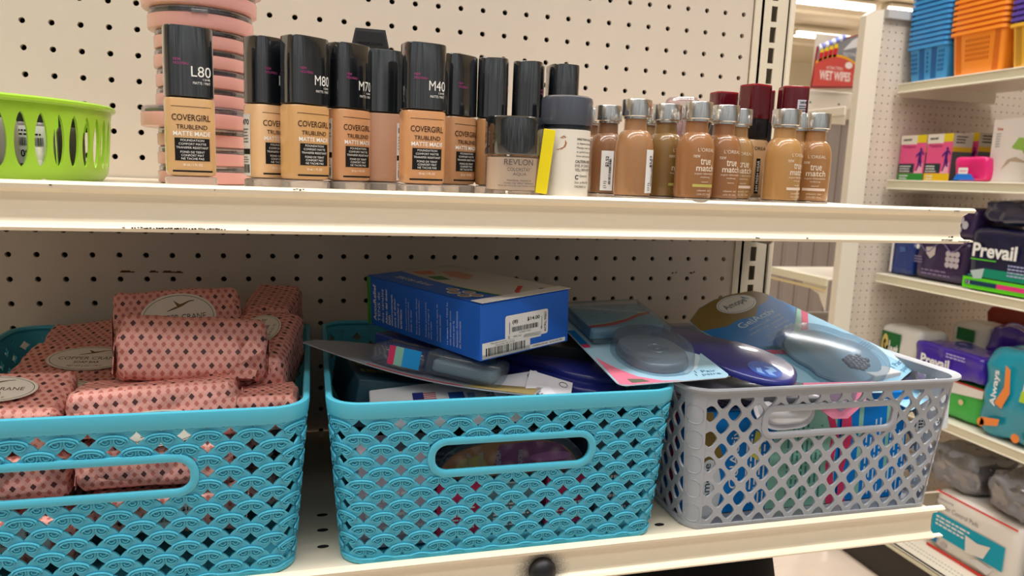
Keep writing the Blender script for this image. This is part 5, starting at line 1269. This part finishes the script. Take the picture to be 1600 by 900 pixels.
rbox('incontinence_pack', 'navy blue pack with a white stripe, leftmost on the third shelf', 'package', 50.0 - 1.2, 44.6, -17.35, -12.6, 86.4, 6, mat('navy_blue_wrap', (32, 58, 130), .3, coat=.4), lambda b, d: [b.quad(.5, .2, .9, 4.6, WHITE, face_f(d, .2)), b.poly([(2, 3), (3, 3.2), (2.8, 3.8), (1.9, 3.7)], flat((80, 110, 170)), face_f(d, .2))], puff=.35)
rbox('incontinence_pack', 'dark blue pack on top at the far left of the third shelf', 'package', 48.4, 43.8, -12.5, -8.4, 88.0, 6, mat('navy_blue_wrap', (32, 58, 130)), None, puff=.4)

# shelf with white, violet and teal packs
def p_sel(b, d):
    f = face_f(d, .12); g = face_f(d, .16); W, H = d[1], d[2]
    b.quad(W * .06, H * .42, W * .56, H * .9, flat((40, 110, 60)), f); b.disc(W * .17, H * .68, W * .09, H * .18, flat((220, 200, 120)), g); b.text('Select', W * .12, H * .5, W * .4, H * .28, WHITE, g, bold=.04)
rbox('incontinence_pack', 'white pack with a green label panel, leftmost on the fourth shelf', 'package', 48.9, 42.2, -33.5, -24.4, 86.6, 5.2, mat('white_wrap', (226, 226, 220), .35, coat=.4), p_sel, puff=.35)
rbox('incontinence_pack', 'white and green pack behind the white one with the green panel', 'package', 43.5, 38.0, -33.5, -22.9, 93, 4.6, mat('white_wrap', (226, 226, 220)), lambda b, d: b.quad(1, d[2] - 2.4, 3.6, d[2] - .8, flat((40, 110, 60)), face_f(d, .2)), puff=.5)
rbox('incontinence_pack', 'white and green pack standing under the violet pack', 'package', 40.6, 31.4, -33.5, -28.7, 85.9, 9, mat('bright_green_wrap', (60, 180, 70), .35, coat=.3), lambda b, d: [b.poly([(0, d[2] * .55), (d[1], d[2] * .75), (d[1], d[2] * .96), (0, d[2] * .96)], flat((236, 232, 226)), face_f(d, .14)), b.quad(0, d[2] * .95, d[1], d[2] * .99, flat((200, 50, 50)), face_f(d, .18)), b.disc(d[1] * .7, d[2] * .5, .35, .35, flat((220, 200, 160)), face_f(d, .2))], puff=.12)
def p_v(b, d):
    f = face_f(d, .34); b.text('Prevail', d[1] * .14, d[2] * .2, d[1] * .42, d[2] * .4, WHITE, f, bold=.03); b.lines(d[1] * .5, d[2] * .8, d[1] * .3, 2, .35, flat((190, 180, 230)), f)
rbox('incontinence_pack', 'glossy violet pack with white lettering lying on the green and white pack', 'package', 41.4, 31.2, -28.4, -25.0, 85.2, 6, mat('violet_wrap', (62, 34, 160), .2, coat=.6), p_v, puff=.55, noise_s=1.2)
rbox('incontinence_pack', 'second glossy violet pack humped behind the first', 'package', 38.0, 30.8, -28.3, -22.4, 92.6, 5, mat('violet_wrap', (62, 34, 160)), None, puff=.8, seed=4)
rbox('incontinence_pack', 'dull red pack in the shade at the back of the fourth shelf', 'package', 43.5, 34.5, -33.5, -20.8, 98.4, 2, mat('dull_red_wrap', (150, 50, 34), .4), None, puff=.6, seed=5)
def p_teal(b, d):
    f = face_f(d, .5); g = face_f(d, .54); W, H = d[1], d[2]; og = flat((236, 140, 70))
    b.poly([(W * .3, H * .4), (W * .42, H * .36), (W * .52, H * .55), (W * .48, H * .8), (W * .4, H * .84), (W * .42, H * .6)], og, f); b.poly([(W * .1, H * .1), (W * .4, H * .16), (W * .42, H * .24), (W * .12, H * .2)], og, f); b.disc(W * .12, H * .14, .45, .5, og, f); b.disc(W * .7, H * .1, .5, .5, og, f)
    b.text('Always', W * .22, H * .36, W * .12, H * .4, WHITE, f, rot=90, bold=.02); b.poly([(W * .7, H * .55), (W * .95, H * .6), (W * .95, H * .72), (W * .72, H * .7)], flat((220, 226, 220)), f); b.poly([(W * .68, H * .5), (W * .78, H * .5), (W * .8, H * .62), (W * .7, H * .62)], flat((180, 210, 60)), g)
rbox('pad_pack', 'teal pack with orange swirls at the right edge of the fourth shelf', 'package', 31.0, 23.5, -33.5, -23.2, 84.9, 8, mat('teal_wrap', (20, 150, 176), .25, coat=.5), p_teal, puff=.5)
# base deck packs
def p_re(b, d):
    f = face_f(d, .1); g = face_f(d, .14); h = face_f(d, .18); W, H = d[1], d[2]; tl = flat((20, 160, 186)); rd = flat((220, 66, 56))
    b.quad(W * .04, H * .93, W * .96, H * .96, rd, f); b.quad(W * .0, H * .01, W * .98, H * .06, rd, f)
    b.quad(W * .03, H * .26, W * .86, H * .62, tl, f); b.text('Reassure', W * .06, H * .82, W * .2, H * .05, flat((90, 110, 120)), g); b.text('Bladder Control Pads', W * .06, H * .7, W * .5, H * .07, flat((110, 110, 110)), g); b.lines(W * .08, H * .54, W * .4, 3, H * .06, WHITE, g)
    b.quad(W * .03, H * .13, W * .12, H * .24, flat((30, 120, 170)), g); b.disc(W * .2, H * .15, W * .04, H * .05, flat((190, 180, 180)), g)
    b.poly([(W * .46, H * .24), (W * .66, H * .30), (W * .72, H * .52), (W * .58, H * .47), (W * .44, H * .50)], flat((232, 226, 218)), h); b.poly([(W * .5, H * .16), (W * .72, H * .10), (W * .80, H * .28), (W * .74, H * .22), (W * .6, H * .24)], flat((224, 220, 218)), h)
rbox('pad_box', 'white pad pack with red edges and a teal band on the base deck', 'package', 35.2, 23.4, -49.9, -41.9, 84.6, 8, mat('white_pad_pack', (232, 226, 218), .4, coat=.2), p_re, puff=.1)
rbox('pad_box', 'next white pad pack with a teal corner, cut by the photo edge', 'package', 22.9, 12.0, -49.9, -41.9, 84.6, 8, mat('white_pad_pack', (232, 226, 218)), p_re, puff=.1)
GB = clear_mat('crinkled_clear_bag', (226, 226, 230), rough=.16, refl=.16, alpha=.22, milk=(150, 150, 156), edge=.5)
for i, (y0, y1, z1, lab) in enumerate(((37.4, 30.0, -36.9, 'grey crinkled clear-wrapped pack on the white pad pack, left'), (28.9, 23.0, -37.2, 'second grey clear-wrapped pack, right, cut by the photo edge'))):
    t = rbox('wrapped_pack', lab, 'package', y0 - .5, y1 + .5, -41.5, z1, 84.8, 8, mat('grey_pads', (128, 126, 130), .55), None, 'grey wrapped packs', puff=.7, noise_s=1.8, seed=6 + i)
    q = bmesh.new(); bmesh.ops.create_cube(q, size=1.0); bmesh.ops.subdivide_edges(q, edges=list(q.edges), cuts=10, use_grid_fill=True)
    for v in q.verts:
        c_ = v.co; r = 1 / (2 * (abs(c_.x) ** 4 + abs(c_.y) ** 4 + abs(c_.z) ** 4) ** .25); c_ = c_ * r * 2 * max(abs(c_.x), abs(c_.y), abs(c_.z))
        p = Vector((c_.x * 8.3, c_.y * (y0 - y1 + .1), c_.z * (z1 + 41.6 + .1))); p += p.normalized() * noise.noise(p * 1.3 + Vector((i * 9, 2, 0))) * .5; v.co = p + Vector((0, 0, (z1 + 41.6) / 2))
    b = MB(); b.bm(q, GB, True); b.build('clear_bag', t, autosm=0)

# nested plastic baskets
def nest(kind, label0, y0, y1, z0, h, n, step, rgb, dark, x0=85.2, D=9.5, group='', labels=None, slots=True):
    m = mat('basket_plastic_' + kind, rgb, .35, coat=.2); dm = mat('basket_recess_' + kind, dark, .6)
    W = abs(y1 - y0); first = None
    for k in range(n):
        lab = labels(k)
        if first is None:
            t = thing('plastic_basket', lab, 'basket', (x0 + D / 2, (y0 + y1) / 2, z0), group=group); first = t
            b = MB(); hx, hy = D / 2, W / 2
            def ringv(s_, z, r=.7): return [(x, y, z) for x, y in rrect(-hx * s_, -hy * s_, hx * s_, hy * s_, r, 5)]
            A_, B_, C_, E_ = ringv(.88, .25, .6), ringv(1.0 - .03, h - .3), ringv(.963, h - .3), ringv(.873, .3, .6); F_ = ringv(.84, 0, .6)
            N = len(A_); b.add(F_ + A_ + B_, [[i + o, (i + 1) % N + o, (i + 1) % N + N + o, i + N + o] for o in (0, N) for i in range(N)], m, True)
            b.add(C_ + E_, [[(i + 1) % N, i, N + i, N + (i + 1) % N] for i in range(N)] + [[N + i for i in range(N)]], m, True); b.add(F_, [list(range(N))[::-1]], m)
            # pleats down the front and the side
            for yy in ((-.18, .12), ):
                pass
            b.build('tapered_wall', t)
            b = MB(); o1, o2, i1, i2 = ringv(1.03, h - .34), ringv(1.03, h), ringv(.968, h), ringv(.968, h - .34)
            b.add(o1 + o2 + i1 + i2, [[q * N + i, q * N + (i + 1) % N, ((q + 1) % 4) * N + (i + 1) % N, ((q + 1) % 4) * N + i] for q in range(4) for i in range(N)], m, True); b.build('rim', t)
        else:
            t = first.copy(); C.objects.link(t); t.location = first.location + Vector((0, 0, k * step * S)); t['label'] = lab
            for ch in first.children:
                c_ = ch.copy(); C.objects.link(c_); c_.parent = t
    b = MB(); sl = .06
    def F(u, v, o=.03):   # -X face, u along decreasing y from the far edge, slanted
        s_ = .88 + .09 * (v / h); return (-D / 2 * s_ - o, W / 2 * s_ - u * s_, v)
    for (ua, ub) in ((.3, .44), (.62, .76)) if kind == 'blue' else ((.1, .2), (.84, .94)):
        b.add([F(W * ua, .3), F(W * ub, .3), F(W * ub, h - .4), F(W * ua, h - .4)], [[0, 1, 2, 3]], dm)
    cols_ = ((.06, .26), (.49, .56), (.8, .97)) if kind == 'blue' else ((.28, .76),)
    for (ua, ub) in cols_:
        nc = max(1, int((ub - ua) * W / .3)); 
        for r_ in range(5):
            for c_ in range(nc):
                u = W * ua + (ub - ua) * W * (c_ + .15) / nc; v = h * .86 - .55 * (r_ + 1)
                b.add([F(u, v, .045), F(u + (ub - ua) * W / nc * .62, v, .045), F(u + (ub - ua) * W / nc * .62, v + .32, .045), F(u, v + .32, .045)], [[0, 1, 2, 3]], dm)
    b.build('slots', first); first.children[-1]['kind'] = 'stuff'
    return first
def cnt(what, below):
    words = ['lowest', 'second from the bottom', 'third from the bottom', 'fourth from the bottom', 'fifth from the bottom', 'sixth from the bottom', 'seventh from the bottom', 'eighth from the bottom', 'ninth from the bottom', 'tenth from the bottom', 'eleventh from the bottom', 'twelfth from the bottom']
    return lambda k: '%s plastic basket, %s of its nested stack' % (what, words[k])
nest('blue', '', 48.6, 42.3, 7.5, 4.45, 12, .62, (60, 150, 212), (30, 96, 160), group='nested blue baskets on the top right shelf', labels=cnt('blue', 0))
nest('orange', '', 42.0, 34.6, 7.5, 5.1, 8, .62, (250, 150, 44), (214, 110, 20), group='nested orange baskets on the top right shelf', labels=cnt('orange', 0))
nest('yellow', '', 34.1, 27.0, 7.5, 4.8, 1, .62, (236, 184, 60), (190, 140, 40), group='mustard basket', labels=lambda k: 'mustard yellow basket at the photo edge, below the violet ones')
nest('violet', '', 34.1, 27.0, 8.12, 4.8, 6, .62, (96, 74, 176), (60, 44, 120), group='nested violet baskets on the top right shelf', labels=lambda k: 'violet plastic basket at the photo edge, ' + ['lowest of the violet stack', 'second of the violet stack', 'third of the violet stack', 'fourth of the violet stack', 'fifth of the violet stack', 'topmost of the violet stack'][k])

# ------------------------------------------------------------------ what shows between the two gondolas
t = thing('metal_shelf', 'cream shelf end with its bracket arm, behind the distant end post', 'shelf', (79.2, 50.3, -19.6))
b = MB(); b.box((6, 7.0, .9), (13.6, 13.6, .2), PAINT2); b.build('deck', t)
b = MB(); b.box((-1.1, 7.0, .62), (.2, 14.2, 1.15), mat('pale_price_rail', (222, 218, 190)), .08, 1); b.box((-1.1, 7.2, -.5), (.14, 14, .35), mat('yellowed_edge', (216, 200, 150), .5)); b.build('side_arm', t)
b = MB(); T2 = Matrix(((0, 0, 1, -1.0), (1, 0, 0, 0), (0, 1, 0, 0), (0, 0, 0, 1)))
b.prism([(0, 1), (5.5, .6), (5.0, -.3), (1.6, -1.2), (0, -3.4)], 0, .15, PAINT2, T2); b.build('bracket', t)
t = thing('metal_shelf', 'upper cream shelf end behind the distant end post, just below the hanging sign', 'shelf', (79.2, 50.3, 3.2))
b = MB(); b.box((6, 5.5, .9), (13.6, 10.6, .2), PAINT2); b.box((-1.1, 5.5, .62), (.2, 11.2, 1.15), PAINT2, .08, 1); b.prism([(0, 1), (8.5, 1.0), (10.5, .3), (9, -.3), (0, -1.2)], 0, .15, PAINT2, T2); b.build('side_arm', t)
t = thing('metal_shelf', 'grey-topped shelf low behind the distant end post', 'shelf', (79.2, 50.3, -26.4))
b = MB(); b.box((6, 6.0, .9), (13.6, 11.6, .25), mat('taupe_shelf_mat', (150, 142, 134), .7)); b.box((-1.1, 6, .62), (.2, 12.2, 1.1), mat('yellowed_edge', (216, 200, 150)), .08, 1); b.build('deck', t)
t = thing('storage_cabinet', 'taupe ribbed cabinet standing far behind, left of the distant end post', 'cabinet', (122.4, 112, -55.6))
tp = mat('taupe_ribbed_panel', (150, 138, 130), .6); tpd = mat('taupe_groove', (112, 100, 94), .7)
b = MB(); b.box((0, 2, 32.4), (19.6, 4, 64.8), tp); 
for k in range(5): b.box((-7.4 + k * 4.2, -.05, 32.4), (.18, .12, 64.6), tpd)
for k in range(5): b.box((-5.8 + k * 4.2, -.09, 32.4), (1.4, .16, 64.4), tp, .07, 1)
b.build('ribbed_front', t)
b = MB(); b.box((-10.4, .5, 40), (1.2, 1, 30), DARK); b.build('dark_gap', t)
t = thing('gondola_header', 'cream metal header panel with two screws, above the taupe cabinet', 'panel', (124, 110.5, 9.2))
b = MB(); b.box((0, .5, 2.9), (27, 1, 5.8), PAINT2, .2); b.box((.5, .9, 9), (13, .4, 18), PAINT2); b.build('sheet_metal', t)
b = MB()
for x in (-6.5, 1.0, 4.6): b.lathe([(.22, 0), (.2, .1), (.05, .12)], DARK, 12, T=Matrix.Translation((x, -.0, 3.1)) @ Matrix.Rotation(radians(90), 4, 'X'))
b.build('screw', t)
t = thing('hanging_sign', 'red and grey wet wipes sign hanging left of the distant end post', 'sign', (122.0, 108.8, 15.0), (0, 0, 0)); t.scale = (.87, 1, .97)
W, H = 14.0, 12.6
b = MB(); b.prism([(-W / 2 - .1, 0), (W / 2 + .2, .9), (W / 2, H + .6), (-W / 2 + .7, H - 3.4)], 0, .6, mat('sign_red_edge', (150, 34, 40), .5), T); b.build('board', t)
f = lambda u, v: (u, -.62, v); f2 = lambda u, v: (u, -.65, v); f3 = lambda u, v: (u, -.68, v); f4 = lambda u, v: (u, -.71, v)
b = MB(); rd = flat((206, 84, 76)); gy = flat((138, 138, 142))
b.poly([(-W / 2, .4), (W / 2 - .5, 1.1), (W / 2 - .6, H + .2), (-W / 2 + .8, H - 3.8)], gy, f)
arc = [(-W / 2 + .2, 4.4)] + [(-W / 2 + .3 + (W - 1.1) * k / 12, 4.6 + 2.6 * sin(pi * (k * .85 + 1) / 12) ** .9) for k in range(13)]
b.poly([(-W / 2 + .1, .5)] + [(u, v + .55) for u, v in arc] + [(W / 2 - .5, 1.2)], flat((238, 170, 50)), f2); b.poly([(-W / 2 + .1, .5)] + arc + [(W / 2 - .5, 1.2)], rd, f3)
b.text('WET WIPES', -W * .38, 2.0, W * .66, 2.1, flat((240, 214, 206)), f4, bold=.04); b.text('ANTIBACTERIAL', -W * .25, 4.4, W * .36, .7, flat((240, 214, 206)), f4); b.text('30', W * .34, 2.0, .9, 1.5, flat((240, 214, 206)), f4); b.disc(W * .22, 5.6, 1.1, .75, flat((236, 224, 220)), f4)
for k in range(4): b.poly([(-6 + k * 1.35, 5.2 + k * .5), (-5.0 + k * 1.35, 5.4 + k * .5), (-4.6 + k * 1.35, 8.0 + k * .4), (-5.8 + k * 1.35, 7.8 + k * .4)], flat((210, 50, 50)), f2); b.poly([(-5.8 + k * 1.35, 7.8 + k * .4), (-4.6 + k * 1.35, 8.0 + k * .4), (-4.8 + k * 1.35, 8.9 + k * .4), (-5.7 + k * 1.35, 8.8 + k * .4)], flat((246, 210, 40)), f2)
b.poly([(1, 8.8), (W / 2 - .7, 10.0), (W / 2 - .7, H - .2), (3.5, 11.2)], flat((226, 226, 228)), f2); b.text('MULTI PACK', 1.2, 7.6, 4.6, .8, flat((226, 226, 228)), f2)
b.build('printed_face', t)
b = MB()
for k in range(8): b.lathe([(.5, 0), (.62, .5), (.4, 1.0), (.1, 1.3)], mat('blue_tissue_tuft', (110, 122, 190) if k % 2 else (200, 206, 224), .6) if k % 2 else mat('white_tissue_tuft', (206, 210, 226), .6), 9, T=Matrix.Translation((-5.6 + k * .95, -.3, 8.4 + k * .38)))
b.build('tissue_tuft', t)

# black fluffy thing below the lower shelf
t = thing('fluffy_duster', 'black fluffy item showing below the lower shelf lip', 'duster', (25.0, -6.6, -32.95))
b = MB(); bk = mat('black_fluff', (10, 10, 12), .95)
b.lathe([(2.6, 0), (4.2, 1.2), (4.9, 5), (4.9, 10), (4.5, 12.0), (3.4, 13.1), (1.8, 13.7), (.1, 13.9)], bk, 28); b.build('body', t)
b = MB(); rnd = random.Random(3)
for k in range(1600):
    a = rnd.uniform(0, 2 * pi); z = rnd.uniform(6, 13.6); r = 4.9 * (1 - max(0, (z - 9) / 5.0) ** 2) ** .5
    p = Vector((r * cos(a), r * sin(a), z)); d_ = (Vector((cos(a), sin(a), (z - 8) * .2)) + Vector([rnd.uniform(-.6, .6) for _ in range(3)])).normalized() * rnd.uniform(.3, .75)
    s_ = d_.cross(Vector((.3, .2, 1))).normalized() * .015
    b.add([tuple(p - s_), tuple(p + s_), tuple(p + d_)], [[0, 1, 2]], bk)
b.build('fibres', t); t.children[-1]['kind'] = 'stuff'

# ------------------------------------------------------------------ details that belong to one part hang under that part
OWNER = {'oval_label': ('paper_wrap',), 'loose_fold': ('paper_wrap',), 'folded_end': ('paper_wrap',), 'price_sticker': ('carton', 'filled_body', 'body', 'paper_wrap'),
         'front_print': ('filled_body', 'carton', 'plastic_wrap'), 'barcode_sticker': ('filled_body',), 'cap_sticker': ('red_cap',), 'directions_print': ('body',), 'printed_front': ('backing_card', 'carton'),
         'latch': ('case',), 'swirl_mark': ('foam_body',), 'paint_chips': ('front_lip',), 'cutout': ('end_post',), 'slot_row': ('slotted_channel',), 'inner_pump': ('clear_cap',), 'gel_dot_cluster': ('gel_insole',),
         'side_text': ('carton',), 'printed_top': ('carton',), 'barcode_panel': ('carton',), 'deck_slot': ('deck',), 'screw': ('sheet_metal',), 'slots': ('tapered_wall',), 'scuff_marks': ('perforated_sheet',),
         'drawing': ('paper_sheet',), 'gold_lettering': ('case',), 'insert_wave_print': ('printed_insert',), 'insert_print': ('printed_insert',), 'makeup_smear': ('cap', 'body')}
for root in [o for o in C.objects if o.parent is None and o.type == 'EMPTY']:
    kids = list(root.children); byname = {}
    for k in kids: byname.setdefault(k.name.split('.')[0], k)
    for k in kids:
        for own in OWNER.get(k.name.split('.')[0], ()):
            if own in byname and byname[own] is not k:
                if own == 'cap' and root.name.startswith('pump'): continue
                k.parent = byname[own]; break
